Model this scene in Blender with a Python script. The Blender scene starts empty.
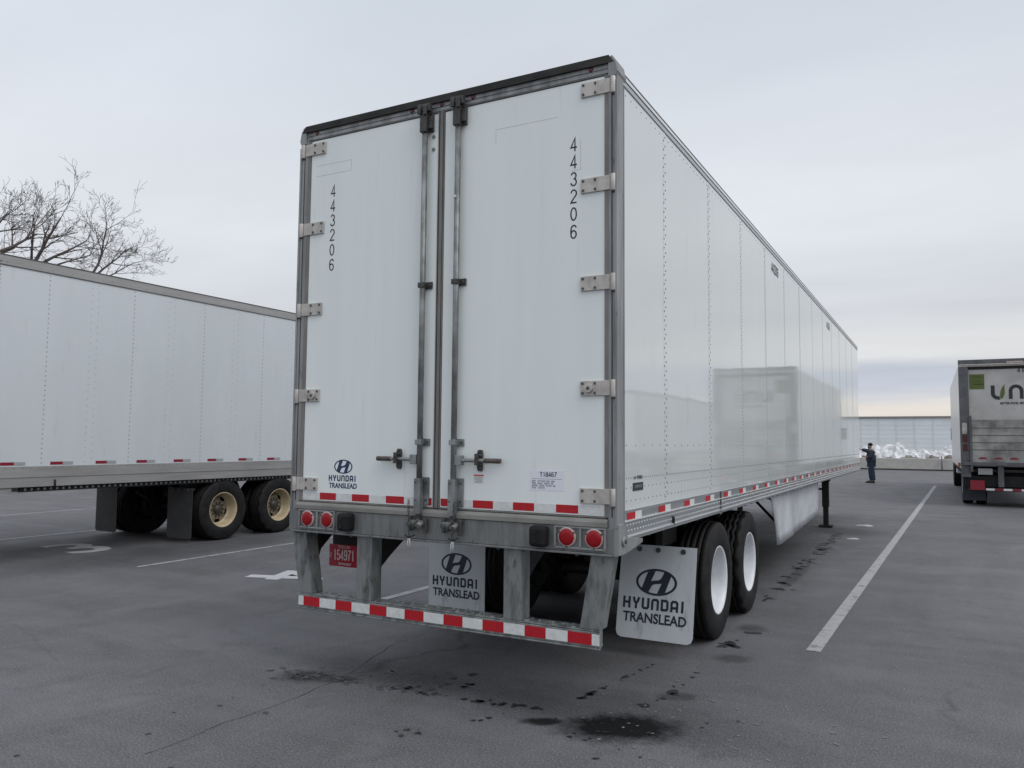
import bpy, bmesh, math, random
from mathutils import Vector, Matrix, noise as mnoise
random.seed(7)
R = math.radians
scene = bpy.context.scene
COL = scene.collection

# ------------------------------------------------------------------ camera
cd = bpy.data.cameras.new('camera')
cam = bpy.data.objects.new('camera', cd)
COL.objects.link(cam)
cd.sensor_width = 36.0
cd.lens = 36.0 * 792.6 / 1024.0
cd.clip_start = 0.05
cd.clip_end = 2000.0
yaw, pitch, roll = -0.4958, 0.0724, 0.0089
fw = Vector((math.sin(yaw)*math.cos(pitch), math.cos(yaw)*math.cos(pitch), math.sin(pitch)))
rt = Vector((math.cos(yaw), -math.sin(yaw), 0.0))
up = rt.cross(fw)
r2 = rt*math.cos(roll) + up*math.sin(roll)
u2 = -rt*math.sin(roll) + up*math.cos(roll)
mw = Matrix((r2, u2, -fw)).transposed().to_4x4()
mw.translation = Vector((1.7195, -4.5235, 1.7098))
cam.matrix_world = mw
scene.camera = cam

# ------------------------------------------------------------------ world
world = bpy.data.worlds.new('World')
scene.world = world
world.use_nodes = True
nt = world.node_tree
nt.nodes.clear()
def N(t, tree=None, **kw):
    n = (tree or nt).nodes.new(t)
    for k, v in kw.items():
        setattr(n, k, v)
    return n
L = nt.links.new
SUN_EL, SUN_AZ = 48.0, 100.0      # degrees; azimuth from +Y, clockwise (off to the right of the camera)
sky = N('ShaderNodeTexSky', sky_type='NISHITA', sun_disc=False)
sky.sun_elevation = R(SUN_EL); sky.sun_rotation = R(SUN_AZ)
sky.air_density = 1.0; sky.dust_density = 3.0
tc = N('ShaderNodeTexCoord')
sep = N('ShaderNodeSeparateXYZ'); L(tc.outputs['Generated'], sep.inputs[0])
# layered overcast: brightness by elevation, plus streaks projected on a cloud plane
addz = N('ShaderNodeMath', operation='ADD'); L(sep.outputs['Z'], addz.inputs[0]); addz.inputs[1].default_value = 0.10
mx = N('ShaderNodeMath', operation='MAXIMUM'); L(addz.outputs[0], mx.inputs[0]); mx.inputs[1].default_value = 0.05
dx = N('ShaderNodeMath', operation='DIVIDE'); L(sep.outputs['X'], dx.inputs[0]); L(mx.outputs[0], dx.inputs[1])
dy = N('ShaderNodeMath', operation='DIVIDE'); L(sep.outputs['Y'], dy.inputs[0]); L(mx.outputs[0], dy.inputs[1])
cmb = N('ShaderNodeCombineXYZ'); L(dx.outputs[0], cmb.inputs[0]); L(dy.outputs[0], cmb.inputs[1])
n1 = N('ShaderNodeTexNoise'); n1.inputs['Scale'].default_value = 0.55; n1.inputs['Detail'].default_value = 5.0; n1.inputs['Roughness'].default_value = 0.5
L(cmb.outputs[0], n1.inputs['Vector'])
off = N('ShaderNodeMapRange'); L(n1.outputs['Fac'], off.inputs['Value'])
off.inputs['From Min'].default_value = 0.3; off.inputs['From Max'].default_value = 0.7
off.inputs['To Min'].default_value = -0.009; off.inputs['To Max'].default_value = 0.009
zz = N('ShaderNodeMath', operation='ADD'); L(sep.outputs['Z'], zz.inputs[0]); L(off.outputs[0], zz.inputs[1])
ramp = N('ShaderNodeValToRGB'); L(zz.outputs[0], ramp.inputs[0])
cr = ramp.color_ramp
stops = [(0.0, (.70,.66,.64)), (0.030, (.80,.75,.70)), (0.047, (.82,.77,.72)), (0.056, (.66,.67,.71)), (0.068, (.56,.60,.69)), (0.086, (.58,.62,.70)),
         (0.098, (.78,.79,.80)), (0.118, (.80,.81,.82)), (0.15, (.66,.68,.72)), (0.19, (.69,.71,.76)), (0.24, (.77,.80,.84)), (0.36, (.75,.79,.85)), (0.50, (.66,.715,.79)), (0.70, (.84,.88,.95)), (1.0, (1.25,1.28,1.34))]
cr.elements[0].position = stops[0][0]; cr.elements[0].color = (*stops[0][1], 1)
cr.elements[1].position = stops[-1][0]; cr.elements[1].color = (*stops[-1][1], 1)
for p_, c_ in stops[1:-1]:
    e = cr.elements.new(p_); e.color = (*c_, 1)
n2 = N('ShaderNodeTexNoise'); n2.inputs['Scale'].default_value = 0.9; n2.inputs['Detail'].default_value = 6.0
mp = N('ShaderNodeMapping'); mp.inputs['Scale'].default_value = (0.6, 1.2, 1.0); mp.inputs['Rotation'].default_value = (0, 0, R(20))
L(cmb.outputs[0], mp.inputs[0]); L(mp.outputs[0], n2.inputs['Vector'])
br = N('ShaderNodeMapRange'); L(n2.outputs['Fac'], br.inputs['Value'])
br.inputs['From Min'].default_value = 0.25; br.inputs['From Max'].default_value = 0.75
br.inputs['To Min'].default_value = 9.0; br.inputs['To Max'].default_value = 11.1
sc_ = N('ShaderNodeVectorMath', operation='SCALE'); L(ramp.outputs['Color'], sc_.inputs[0]); L(br.outputs[0], sc_.inputs['Scale'])
mixc = N('ShaderNodeMix', data_type='RGBA'); mixc.inputs['Factor'].default_value = 0.94
L(sky.outputs[0], mixc.inputs['A']); L(sc_.outputs[0], mixc.inputs['B'])
bg = N('ShaderNodeBackground'); bg.inputs['Strength'].default_value = 0.1
wo = N('ShaderNodeOutputWorld')
L(mixc.outputs['Result'], bg.inputs['Color']); L(bg.outputs[0], wo.inputs['Surface'])

# ------------------------------------------------------------------ sun (behind cloud: weak and very soft)
sd = bpy.data.lights.new('sun', 'SUN'); sd.energy = 1.25; sd.angle = R(40); sd.color = (1.0, 0.97, 0.93)
sun = bpy.data.objects.new('sun', sd); COL.objects.link(sun)
sv = Vector((math.sin(R(SUN_AZ))*math.cos(R(SUN_EL)), math.cos(R(SUN_AZ))*math.cos(R(SUN_EL)), math.sin(R(SUN_EL))))
sun.rotation_euler = sv.to_track_quat('Z', 'Y').to_euler()

vs = scene.view_settings
vs.view_transform = 'Standard'; vs.look = 'None'; vs.exposure = 0.0; vs.gamma = 1.0; vs.use_curve_mapping = False
scene.cycles.max_bounces = 8
scene.cycles.use_denoising = True

# ------------------------------------------------------------------ materials
def mat(name, col, rough=0.5, metal=0.0, col2=None, scale=(1, 1, 1), nscale=3.0, lo=0.35, hi=0.65, bump=0.0, bscale=20.0,
        spec=0.5, detail=5.0, rough2=None, bdist=0.01, coat=0.0, stain=None, st_scale=8.0, st_thr=.6, st_map=(1,1,1), st_amt=.8):
    m = bpy.data.materials.new(name); m.use_nodes = True
    t = m.node_tree; b = t.nodes['Principled BSDF']
    b.inputs['Base Color'].default_value = (*col, 1)
    b.inputs['Roughness'].default_value = rough
    b.inputs['Metallic'].default_value = metal
    b.inputs['Specular IOR Level'].default_value = spec
    b.inputs['Coat Weight'].default_value = coat
    tcn = N('ShaderNodeTexCoord', t)
    if col2 is not None:
        mpn = N('ShaderNodeMapping', t); mpn.inputs['Scale'].default_value = scale
        t.links.new(tcn.outputs['Object'], mpn.inputs[0])
        no = N('ShaderNodeTexNoise', t); no.inputs['Scale'].default_value = nscale; no.inputs['Detail'].default_value = detail
        no.inputs['Roughness'].default_value = 0.6
        t.links.new(mpn.outputs[0], no.inputs['Vector'])
        mr = N('ShaderNodeMapRange', t); mr.inputs['From Min'].default_value = lo; mr.inputs['From Max'].default_value = hi
        t.links.new(no.outputs['Fac'], mr.inputs['Value'])
        mi = N('ShaderNodeMix', t, data_type='RGBA')
        mi.inputs['A'].default_value = (*col, 1); mi.inputs['B'].default_value = (*col2, 1)
        t.links.new(mr.outputs[0], mi.inputs['Factor']); t.links.new(mi.outputs['Result'], b.inputs['Base Color'])
        if rough2 is not None:
            m2 = N('ShaderNodeMapRange', t); m2.inputs['To Min'].default_value = rough; m2.inputs['To Max'].default_value = rough2
            t.links.new(mr.outputs[0], m2.inputs['Value']); t.links.new(m2.outputs[0], b.inputs['Roughness'])
    if stain is not None:
        mps = N('ShaderNodeMapping', t); mps.inputs['Scale'].default_value = st_map; mps.inputs['Location'].default_value = (3.7, 1.3, 5.1)
        t.links.new(tcn.outputs['Object'], mps.inputs[0])
        ns = N('ShaderNodeTexNoise', t); ns.inputs['Scale'].default_value = st_scale; ns.inputs['Detail'].default_value = 9.0; ns.inputs['Roughness'].default_value = .68
        t.links.new(mps.outputs[0], ns.inputs['Vector'])
        rs = N('ShaderNodeMapRange', t); rs.inputs['From Min'].default_value = st_thr; rs.inputs['From Max'].default_value = st_thr+.09; rs.inputs['To Max'].default_value = st_amt
        t.links.new(ns.outputs['Fac'], rs.inputs['Value'])
        ms = N('ShaderNodeMix', t, data_type='RGBA'); ms.inputs['B'].default_value = (*stain, 1); t.links.new(rs.outputs[0], ms.inputs['Factor'])
        if b.inputs['Base Color'].links: t.links.new(b.inputs['Base Color'].links[0].from_socket, ms.inputs['A'])
        else: ms.inputs['A'].default_value = (*col, 1)
        t.links.new(ms.outputs['Result'], b.inputs['Base Color'])
    if bump:
        nb = N('ShaderNodeTexNoise', t); nb.inputs['Scale'].default_value = bscale; nb.inputs['Detail'].default_value = 3.0
        t.links.new(tcn.outputs['Object'], nb.inputs['Vector'])
        bu = N('ShaderNodeBump', t); bu.inputs['Strength'].default_value = bump; bu.inputs['Distance'].default_value = bdist
        t.links.new(nb.outputs['Fac'], bu.inputs['Height']); t.links.new(bu.outputs[0], b.inputs['Normal'])
    return m

M = {}
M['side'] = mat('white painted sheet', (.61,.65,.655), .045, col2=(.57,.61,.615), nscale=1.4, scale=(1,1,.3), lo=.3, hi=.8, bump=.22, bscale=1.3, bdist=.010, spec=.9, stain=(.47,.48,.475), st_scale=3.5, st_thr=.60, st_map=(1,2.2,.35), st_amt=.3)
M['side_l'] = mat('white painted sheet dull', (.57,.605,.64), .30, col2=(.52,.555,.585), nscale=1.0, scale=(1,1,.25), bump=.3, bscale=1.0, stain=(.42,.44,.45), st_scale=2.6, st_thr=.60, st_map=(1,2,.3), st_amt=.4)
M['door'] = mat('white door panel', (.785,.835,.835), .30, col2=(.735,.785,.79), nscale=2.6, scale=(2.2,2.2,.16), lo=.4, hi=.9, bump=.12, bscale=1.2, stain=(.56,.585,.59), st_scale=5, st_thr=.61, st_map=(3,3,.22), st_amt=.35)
M['frame'] = mat('weathered galvanised steel', (.31,.32,.325), .45, .35, col2=(.20,.205,.21), nscale=4.0, scale=(3,3,.35), bump=.15, bscale=60, bdist=.002, rough2=.65, stain=(.075,.065,.058), st_scale=14, st_thr=.6, st_map=(1,1,.4), st_amt=.7)
M['sill'] = mat('weathered sill steel', (.29,.285,.27), .5, .3, col2=(.19,.185,.175), nscale=3.0, scale=(1,3,3), bump=.15, bscale=60, bdist=.002)
M['buffer'] = mat('streaked buffer plate', (.225,.235,.235), .5, .3, col2=(.13,.135,.138), nscale=6.0, scale=(4,4,.6), lo=.3, hi=.75, stain=(.08,.07,.062), st_scale=9, st_thr=.57, st_map=(2,2,.6), st_amt=.6, bump=.2, bscale=60, bdist=.002)
M['post'] = mat('scuffed galvanised post', (.22,.235,.235), .5, .3, col2=(.075,.085,.09), nscale=5.0, scale=(3,3,.8), lo=.45, hi=.7, bump=.3, bscale=50, bdist=.003, stain=(.07,.055,.045), st_scale=11, st_thr=.56, st_map=(1,1,.5), st_amt=.75)
M['alum'] = mat('brushed aluminium rail', (.47,.49,.51), .32, .7, col2=(.36,.38,.40), nscale=4.0, scale=(1,.3,6), bump=.1, bscale=40, bdist=.002)
M['alum_w'] = mat('warm dull aluminium rail', (.36,.355,.35), .5, .35, col2=(.29,.285,.28), nscale=3.0, scale=(1,.4,4))
M['bright'] = mat('bright aluminium edge', (.72,.73,.74), .3, .6)
M['hinge'] = mat('weathered hinge aluminium', (.54,.51,.48), .5, .25, col2=(.38,.36,.34), nscale=14, lo=.4, hi=.7, bump=.1, bscale=60, bdist=.002)
M['bolt'] = mat('dark bolt head', (.09,.09,.085), .5, .5)
M['rod'] = mat('galvanised lock rod', (.31,.325,.33), .42, .5, col2=(.13,.14,.14), nscale=9, scale=(1,1,.6), lo=.35, hi=.65)
M['rust'] = mat('brown handle steel', (.13,.11,.10), .6, .3, col2=(.07,.055,.05), nscale=40)
M['gasket'] = mat('worn rubber gasket', (.23,.222,.215), .7, col2=(.15,.142,.137), nscale=5, scale=(1,1,.5))
M['black'] = mat('black rubber', (.008,.008,.009), .6, spec=.25, col2=(.014,.014,.014), nscale=20, bump=.2, bscale=60, bdist=.002)
M['tyre'] = mat('tyre rubber', (.008,.008,.009), .65, spec=.22, col2=(.020,.020,.020), nscale=7, lo=.4, hi=.75, bump=.15, bscale=90, bdist=.002)
M['chassis'] = mat('black chassis paint', (.012,.012,.013), .6, spec=.35, col2=(.028,.026,.025), nscale=6, lo=.45, hi=.8)
M['under'] = mat('dirty crossmember steel', (.035,.034,.033), .7, .2, col2=(.06,.055,.05), nscale=4)
M['rim_w'] = mat('white wheel enamel', (.66,.68,.72), .3, col2=(.54,.56,.59), nscale=5, lo=.5, hi=.8)
M['rim_g'] = mat('cream wheel enamel', (.46,.38,.25), .45, col2=(.30,.23,.15), nscale=9, lo=.45, hi=.75)
M['disc_g'] = mat('dirty wheel centre', (.24,.20,.14), .6, col2=(.11,.09,.07), nscale=12)
M['hub'] = mat('dark hub steel', (.06,.058,.05), .5, .4)
M['red_tape'] = mat('red reflective tape', (.46,.002,.012), .45, col2=(.36,.002,.010), nscale=60)
M['dred_tape'] = mat('dull red reflective tape', (.22,.008,.025), .4)
M['white_tape'] = mat('white reflective tape', (.70,.72,.72), .35, col2=(.58,.60,.60), nscale=30)
M['grey_tape'] = mat('silver reflective tape', (.30,.33,.34), .4)
M['lens'] = mat('red lamp lens', (.27,.001,.006), .35, coat=.15, spec=.3, bump=.5, bscale=160, bdist=.002)
M['dlens'] = mat('dark red lamp lens', (.09,.008,.012), .3)
M['bezel'] = mat('pale lamp bezel', (.44,.35,.35), .5)
M['ink'] = mat('dark blue ink', (.012,.016,.035), .45)
M['inkblack'] = mat('black ink', (.018,.020,.026), .45)
M['inkblue'] = mat('blue logo ink', (.012,.035,.10), .45)
M['flap_s'] = mat('silver mud flap plastic', (.56,.60,.64), .5, col2=(.47,.51,.545), nscale=3, scale=(2,2,.4), lo=.3, hi=.8, stain=(.27,.28,.285), st_scale=7, st_thr=.58, st_map=(1.5,1,.35), st_amt=.6)
M['flap_b'] = mat('black mud flap rubber', (.022,.023,.026), .6, col2=(.04,.04,.042), nscale=8)
M['skirt'] = mat('pale skirt panel', (.64,.67,.71), .38, col2=(.50,.53,.56), nscale=2.0, bump=.35, bscale=2.2, bdist=.01, stain=(.42,.43,.44), st_scale=4, st_thr=.58, st_amt=.5)
M['paper'] = mat('white paper label', (.74,.76,.84), .6)
M['plate'] = mat('red licence plate', (.42,.012,.035), .4, col2=(.33,.010,.028), nscale=20)
M['platetxt'] = mat('pale plate lettering', (.62,.55,.55), .5)
M['capred'] = mat('red label ink', (.55,.02,.03), .5)
M['snow'] = mat('dirty snow', (.80,.82,.86), .6, col2=(.66,.69,.72), nscale=3, bump=.6, bscale=4, bdist=.1)
M['concrete'] = mat('pale concrete', (.50,.485,.46), .85, col2=(.38,.37,.355), nscale=2.2, lo=.3, hi=.75, bump=.3, bscale=8)
M['paint_line'] = None

# ------------------------------------------------------------------ mesh helpers
class MB:
    def __init__(s, off=(0, 0, 0)):
        s.v = []; s.f = []; s.mi = []; s.sm = []; s.off = Vector(off)
    def add(s, vs_, fs, mi=0, smooth=False):
        b = len(s.v)
        s.v += [Vector(v) + s.off for v in vs_]
        for f in fs:
            s.f.append([b+i for i in f]); s.mi.append(mi); s.sm.append(smooth)
        return s
    def box(s, x0, x1, y0, y1, z0, z1, mi=0):
        vs_ = [(x, y, z) for z in (z0, z1) for y in (y0, y1) for x in (x0, x1)]
        return s.add(vs_, [(0,2,3,1),(4,5,7,6),(0,1,5,4),(2,6,7,3),(0,4,6,2),(1,3,7,5)], mi)
    def prism(s, pts, axis, a0, a1, mi=0, smooth=False):
        # pts: 2-D outline; axis 'x': (y,z), 'y': (x,z), 'z': (x,y)
        n = len(pts)
        def P(p, a):
            return (a, p[0], p[1]) if axis == 'x' else (p[0], a, p[1]) if axis == 'y' else (p[0], p[1], a)
        vs_ = [P(p, a0) for p in pts] + [P(p, a1) for p in pts]
        fs = [tuple(range(n))[::-1], tuple(range(n, 2*n))] + [(i, (i+1) % n, n+(i+1) % n, n+i) for i in range(n)]
        return s.add(vs_, fs, mi, smooth)
    def tube(s, path, r, n=8, mi=0, caps=True, r1=None, smooth=True):
        path = [Vector(p) for p in path]; k = len(path)
        rs = r if isinstance(r, (list, tuple)) else [r + (0 if r1 is None else (r1-r)*i/(k-1)) for i in range(k)]
        vs_ = []; prev = None
        for i, p in enumerate(path):
            d = (path[min(i+1, k-1)] - path[max(i-1, 0)]).normalized()
            if prev is None:
                a = d.orthogonal().normalized()
            else:
                a = (prev - d*prev.dot(d))
                a = a.normalized() if a.length > 1e-6 else d.orthogonal().normalized()
            prev = a; b = d.cross(a)
            for j in range(n):
                t = 2*math.pi*j/n
                vs_.append(p + (a*math.cos(t) + b*math.sin(t))*rs[i])
        fs = [(i*n+j, i*n+(j+1) % n, (i+1)*n+(j+1) % n, (i+1)*n+j) for i in range(k-1) for j in range(n)]
        s.add(vs_, fs, mi, smooth)
        if caps:
            b = len(s.v) - len(vs_)
            s.f.append([b+j for j in range(n)][::-1]); s.mi.append(mi); s.sm.append(False)
            s.f.append([b+(k-1)*n+j for j in range(n)]); s.mi.append(mi); s.sm.append(False)
        return s
    def cyl(s, p0, p1, r, n=16, mi=0, r1=None):
        return s.tube([p0, p1], r, n, mi, True, r1)
    def lathe(s, prof, c, axis='x', n=48, mi=0, smooth=True, skip=None, closed=False):
        # prof: (radius, offset along axis)
        vs_ = []
        for r_, a in prof:
            for j in range(n):
                t = 2*math.pi*j/n
                u, w = r_*math.cos(t), r_*math.sin(t)
                vs_.append((c[0]+a, c[1]+u, c[2]+w) if axis == 'x' else (c[0]+u, c[1]+a, c[2]+w) if axis == 'y' else (c[0]+u, c[1]+w, c[2]+a))
        k = len(prof); fs = []
        for i in range(k-1 if not closed else k):
            i2 = (i+1) % k
            for j in range(n):
                if skip and skip(i, j): continue
                fs.append((i*n+j, i*n+(j+1) % n, i2*n+(j+1) % n, i2*n+j))
        return s.add(vs_, fs, mi, smooth)
    def dome(s, p, nrm, r=.006, h=.003, n=6, mi=0):
        p = Vector(p); nrm = Vector(nrm); a = nrm.orthogonal().normalized(); b = nrm.cross(a)
        vs_ = [p + (a*math.cos(6.2832*j/n) + b*math.sin(6.2832*j/n))*r for j in range(n)]
        vs_ += [p + (a*math.cos(6.2832*j/n) + b*math.sin(6.2832*j/n))*r*.6 + nrm*h for j in range(n)]
        fs = [(j, (j+1) % n, n+(j+1) % n, n+j) for j in range(n)] + [tuple(range(n, 2*n))]
        return s.add(vs_, fs, mi, False)
    def build(s, name, mats, parent=None, bevel=0, loc=None, rot=None):
        me = bpy.data.meshes.new(name)
        me.from_pydata([tuple(v) for v in s.v], [], s.f)
        if not isinstance(mats, (list, tuple)): mats = [mats]
        for m in mats: me.materials.append(m)
        me.polygons.foreach_set('material_index', s.mi)
        me.polygons.foreach_set('use_smooth', s.sm)
        me.update()
        bm = bmesh.new(); bm.from_mesh(me); bmesh.ops.recalc_face_normals(bm, faces=bm.faces); bm.to_mesh(me); bm.free()
        o = bpy.data.objects.new(name, me); COL.objects.link(o)
        if parent: o.parent = parent
        if loc: o.location = loc
        if rot: o.rotation_euler = rot
        if bevel:
            bv = o.modifiers.new('bevel', 'BEVEL'); bv.width = bevel; bv.segments = 2; bv.limit_method = 'ANGLE'; bv.angle_limit = R(40)
        return o

def thing(name, label, cat, loc=(0, 0, 0), rz=0, group=None):
    o = bpy.data.objects.new(name, None); COL.objects.link(o)
    o.location = loc; o.rotation_euler = (0, 0, rz); o.empty_display_size = .2
    return tag(o, label, cat, group)
def tag(o, label=None, cat=None, group=None, kind=None):
    if label: o['label'] = label
    if cat: o['category'] = cat
    if group: o['group'] = group
    if kind: o['kind'] = kind
    return o
def struct(o, label=None):
    o['kind'] = 'structure'
    if label: o['label'] = label
    return o
def copy_tree(o, parent=None):
    c = o.copy(); COL.objects.link(c)
    if parent: c.parent = parent
    for ch in [q for q in COL.objects if q.parent == o]:
        copy_tree(ch, c)
    return c

def text_verts(body, size, sx=1.0, align='CENTER', extrude=0.0006, bold=0.0, res=3):
    cu = bpy.data.curves.new('lettering', 'FONT'); cu.body = body; cu.size = size; cu.extrude = extrude
    cu.align_x = align; cu.align_y = 'CENTER'; cu.resolution_u = res; cu.offset = bold
    ob = bpy.data.objects.new('lettering', cu); COL.objects.link(ob)
    dg = bpy.context.evaluated_depsgraph_get()
    me = bpy.data.meshes.new_from_object(ob.evaluated_get(dg))
    vs_ = [Vector((v.co.x*sx, v.co.y, v.co.z)) for v in me.vertices]
    fs = [tuple(p.vertices) for p in me.polygons]
    bpy.data.objects.remove(ob); bpy.data.meshes.remove(me)
    return vs_, fs
FACE = {'-y': Matrix(((1,0,0),(0,0,-1),(0,1,0))),       # reads along +x, faces -y
        '+x': Matrix(((0,0,1),(1,0,0),(0,1,0))),        # reads along +y, faces +x
        '+z': Matrix.Identity(3)}
def put(mb, vs_, fs, at, face, mi=0, rot=0.0):
    m = FACE[face] @ Matrix.Rotation(rot, 3, 'Z')
    mb.add([Vector(at) + m @ v for v in vs_], fs, mi)
def put_text(mb, body, size, at, face='-y', mi=0, **kw):
    rot = kw.pop('rot', 0.0)
    v, f = text_verts(body, size, **kw); put(mb, v, f, at, face, mi, rot)

def ribbon(pts, w, z=0.0, closed=False):
    """a mitred flat stroke along pts, slightly thick"""
    q_ = []
    for p in pts:
        p = Vector((p[0], p[1]))
        if not q_ or (p-q_[-1]).length > 1e-5: q_.append(p)
    pts = q_; n = len(pts); Ls = []; Rs = []
    for i in range(n):
        a = pts[i-1] if (i > 0 or closed) else None
        b = pts[(i+1) % n] if (i < n-1 or closed) else None
        d1 = (pts[i]-a).normalized() if a is not None else (b-pts[i]).normalized()
        d2 = (b-pts[i]).normalized() if b is not None else d1
        n1_, n2_ = Vector((-d1.y, d1.x)), Vector((-d2.y, d2.x))
        m = (n1_+n2_).normalized(); k = (w/2)/max(.35, m.dot(n1_))
        Ls.append(pts[i]+m*k); Rs.append(pts[i]-m*k)
    vs_ = [Vector((p.x, p.y, z)) for p in Ls] + [Vector((p.x, p.y, z)) for p in Rs]
    rng = range(n) if closed else range(n-1)
    return vs_, [(i, (i+1) % n, n+(i+1) % n, n+i) for i in rng]

def arc(cx, cz, r_, a0, a1, n=8, ry=None):
    ry = ry or r_
    return [(cx+r_*math.cos(R(a0+(a1-a0)*i/n)), cz+ry*math.sin(R(a0+(a1-a0)*i/n))) for i in range(n+1)]
def glyph(ch):
    """centre-line strokes of a plain grotesque, cap height 1, half width .27"""
    t = .06; w = .24
    if ch == '0': return [(arc(0, .5, w, 0, 360, 24, .5-t)[:-1], True)]
    if ch == '1': return [([(-.12, .78), (.03, 1-t*1.4), (.03, 0)], False)]
    if ch == '2': return [(arc(0, .72, w, 172, -30, 12, .28-t*.5) + [(-.10, .26), (-.24, t), (.26, t)], False)]
    if ch == '3': return [(arc(-.01, .74, w-.03, 165, -88, 12, .26-t*.6), False), (arc(-.01, .28, w, 90, -170, 14, .28-t*.6), False)]
    if ch == '4': return [([(.10, .28), (-.26, .28), (.10, .94), (.10, .0)], False), ([(.14, .28), (.28, .28)], False)]
    if ch == '5': return [([(.21, 1-t), (-.16, 1-t), (-.20, .52)] + arc(-.01, .32, w, 130, -160, 14, .31-t*.6), False)]
    if ch == '6': return [(arc(0, .30, w-.01, 0, 360, 20, .30-t*.6)[:-1], True), ([(-w+.005, .36), (-w+.01, .60)] + arc(.02, .66, w, 170, 25, 10, .34-t), False)]
    if ch == '7': return [([(-.25, 1-t), (.24, 1-t), (.0, .5), (-.08, 0)], False)]
    if ch == '8': return [(arc(0, .74, w-.04, 0, 360, 18, .25-t*.6)[:-1], True), (arc(0, .27, w, 0, 360, 18, .27-t*.6)[:-1], True)]
    if ch == '9': return [([(-x, 1-y) for x, y in p], c) for p, c in glyph('6')]
    if ch == 'T': return [([(-.26, 1-t), (.26, 1-t)], False), ([(0, 1-2*t), (0, 0)], False)]
    return []
def put_digits(mb, body, h, at, face='-y', pitch=.66, wt=.115, sx=1.0, mi=0, vertical=False, vstep=1.2):
    A = Vector(at); m = FACE[face]; n = len(body)
    for k, ch in enumerate(body):
        ox, oy = (0, -k*vstep*h) if vertical else ((k-(n-1)/2)*pitch*h*sx, 0)
        for j, (pts, cl) in enumerate(glyph(ch)):
            v, f = ribbon([(x*h*sx, (y-.5)*h) for x, y in pts], wt*h, .0006+.0002*j, cl)
            mb.add([A + m @ (q + Vector((ox, oy, 0))) for q in v], f, mi)

def brand_mark(mb, at, face, s, mi=0, word=True, sub=True):
    """oval emblem with slanted H above squared lettering; s = overall width of the word"""
    a, b = .34*s, .205*s
    n = 40; k = [(math.cos(2*math.pi*i/n), math.sin(2*math.pi*i/n)) for i in range(n)]
    vs_ = [Vector((x*a, y*b, .0006)) for x, y in k] + [Vector((x*a*.88, y*b*.84, .0006)) for x, y in k]
    fs = [(i, (i+1) % n, n+(i+1) % n, n+i) for i in range(n)]
    oy = .395*s if word else 0
    A = Vector(at); m = FACE[face]
    def pp(v, f, dy=0):
        mb.add([A + m @ (v_ + Vector((0, dy, 0))) for v_ in v], f, mi)
    pp(vs_, fs, oy)
    left = [(-.66,-.58),(-.34,-.76),(-.20,-.34),(-.06,-.16),(.16,-.08),(.22,-.02),(.22,.14),(-.02,.14),(-.16,.18),(-.02,.80),(-.26,.76),(-.36,.64)]
    H = [(-.70,-.52),(-.54,-.68),(-.36,-.78),(-.22,-.30),(-.10,-.16),(.16,-.10),(.26,-.06),(.06,-.84),(.30,-.79),(.44,-.72),
         (.70,.52),(.54,.68),(.36,.78),(.22,.30),(.10,.16),(-.16,.10),(-.26,.06),(-.06,.84),(-.30,.79),(-.44,.72)]
    pp([Vector((x*a, y*b, .0006)) for x, y in H], [tuple(range(len(H)))], oy)
    if word:
        h = .175*s; w = .128*s; g = .157*s; t = .038*s; x0 = -3*g
        for i, ch in enumerate('HYUNDAI'):
            cx = x0 + i*g - (.028*s if ch == 'I' else 0); l, r_ = cx - w/2 + t/2, cx + w/2 - t/2; S = []
            if ch == 'H': S = [([(l,0),(l,h)], 0), ([(r_,0),(r_,h)], 0), ([(l+t/2,h/2),(r_-t/2,h/2)], 0)]
            if ch == 'Y': S = [([(l,h),(l+.15*w,h*.62),(cx,h*.46),(r_-.15*w,h*.62),(r_,h)], 0), ([(cx,0),(cx,h*.42)], .0003)]
            if ch == 'U': S = [([(l,h),(l,t),(l+t*.5,t*.5),(r_-t*.5,t*.5),(r_,t),(r_,h)], 0)]
            if ch == 'N': S = [([(l,0),(l,h-t),(l+t*.5,h-t*.5),(r_-t*.5,h-t*.5),(r_,h-t),(r_,0)], 0)]
            if ch == 'D': S = [([(l,t/2),(l,h-t/2),(r_-t*.5,h-t/2),(r_,h-t),(r_,t),(r_-t*.5,t/2)], 'c')]
            if ch == 'A': S = [([(l,0),(l,h-t),(l+t*.5,h-t*.5),(r_-t*.5,h-t*.5),(r_,h-t),(r_,0)], 0), ([(l+t/2,h*.36),(r_-t/2,h*.36)], 0)]
            if ch == 'I': S = [([(cx,0),(cx,h)], 0)]
            for pts, z in S:
                v, f = ribbon(pts, t, .0006 if z == 'c' else .0006+z, closed=(z == 'c'))
                pp(v, f, -.03*s)
    if sub:
        v, f = text_verts('TRANSLEAD', .205*s, sx=.92, bold=.0055*s)
        pp(v, f, -.165*s)

def splat(cx, cy, r, jag=.35, n=14, st=1.0, rot=0.0):
    ph = random.random()*9; pts = []
    for i in range(n):
        t = 2*math.pi*i/n
        k = r*(1 + jag*mnoise.noise(Vector((math.cos(t)*1.3+ph, math.sin(t)*1.3, ph))) * 1.6)
        x, y = math.cos(t)*k*st, math.sin(t)*k
        pts.append((cx + x*math.cos(rot)-y*math.sin(rot), cy + x*math.sin(rot)+y*math.cos(rot)))
    return pts

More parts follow.
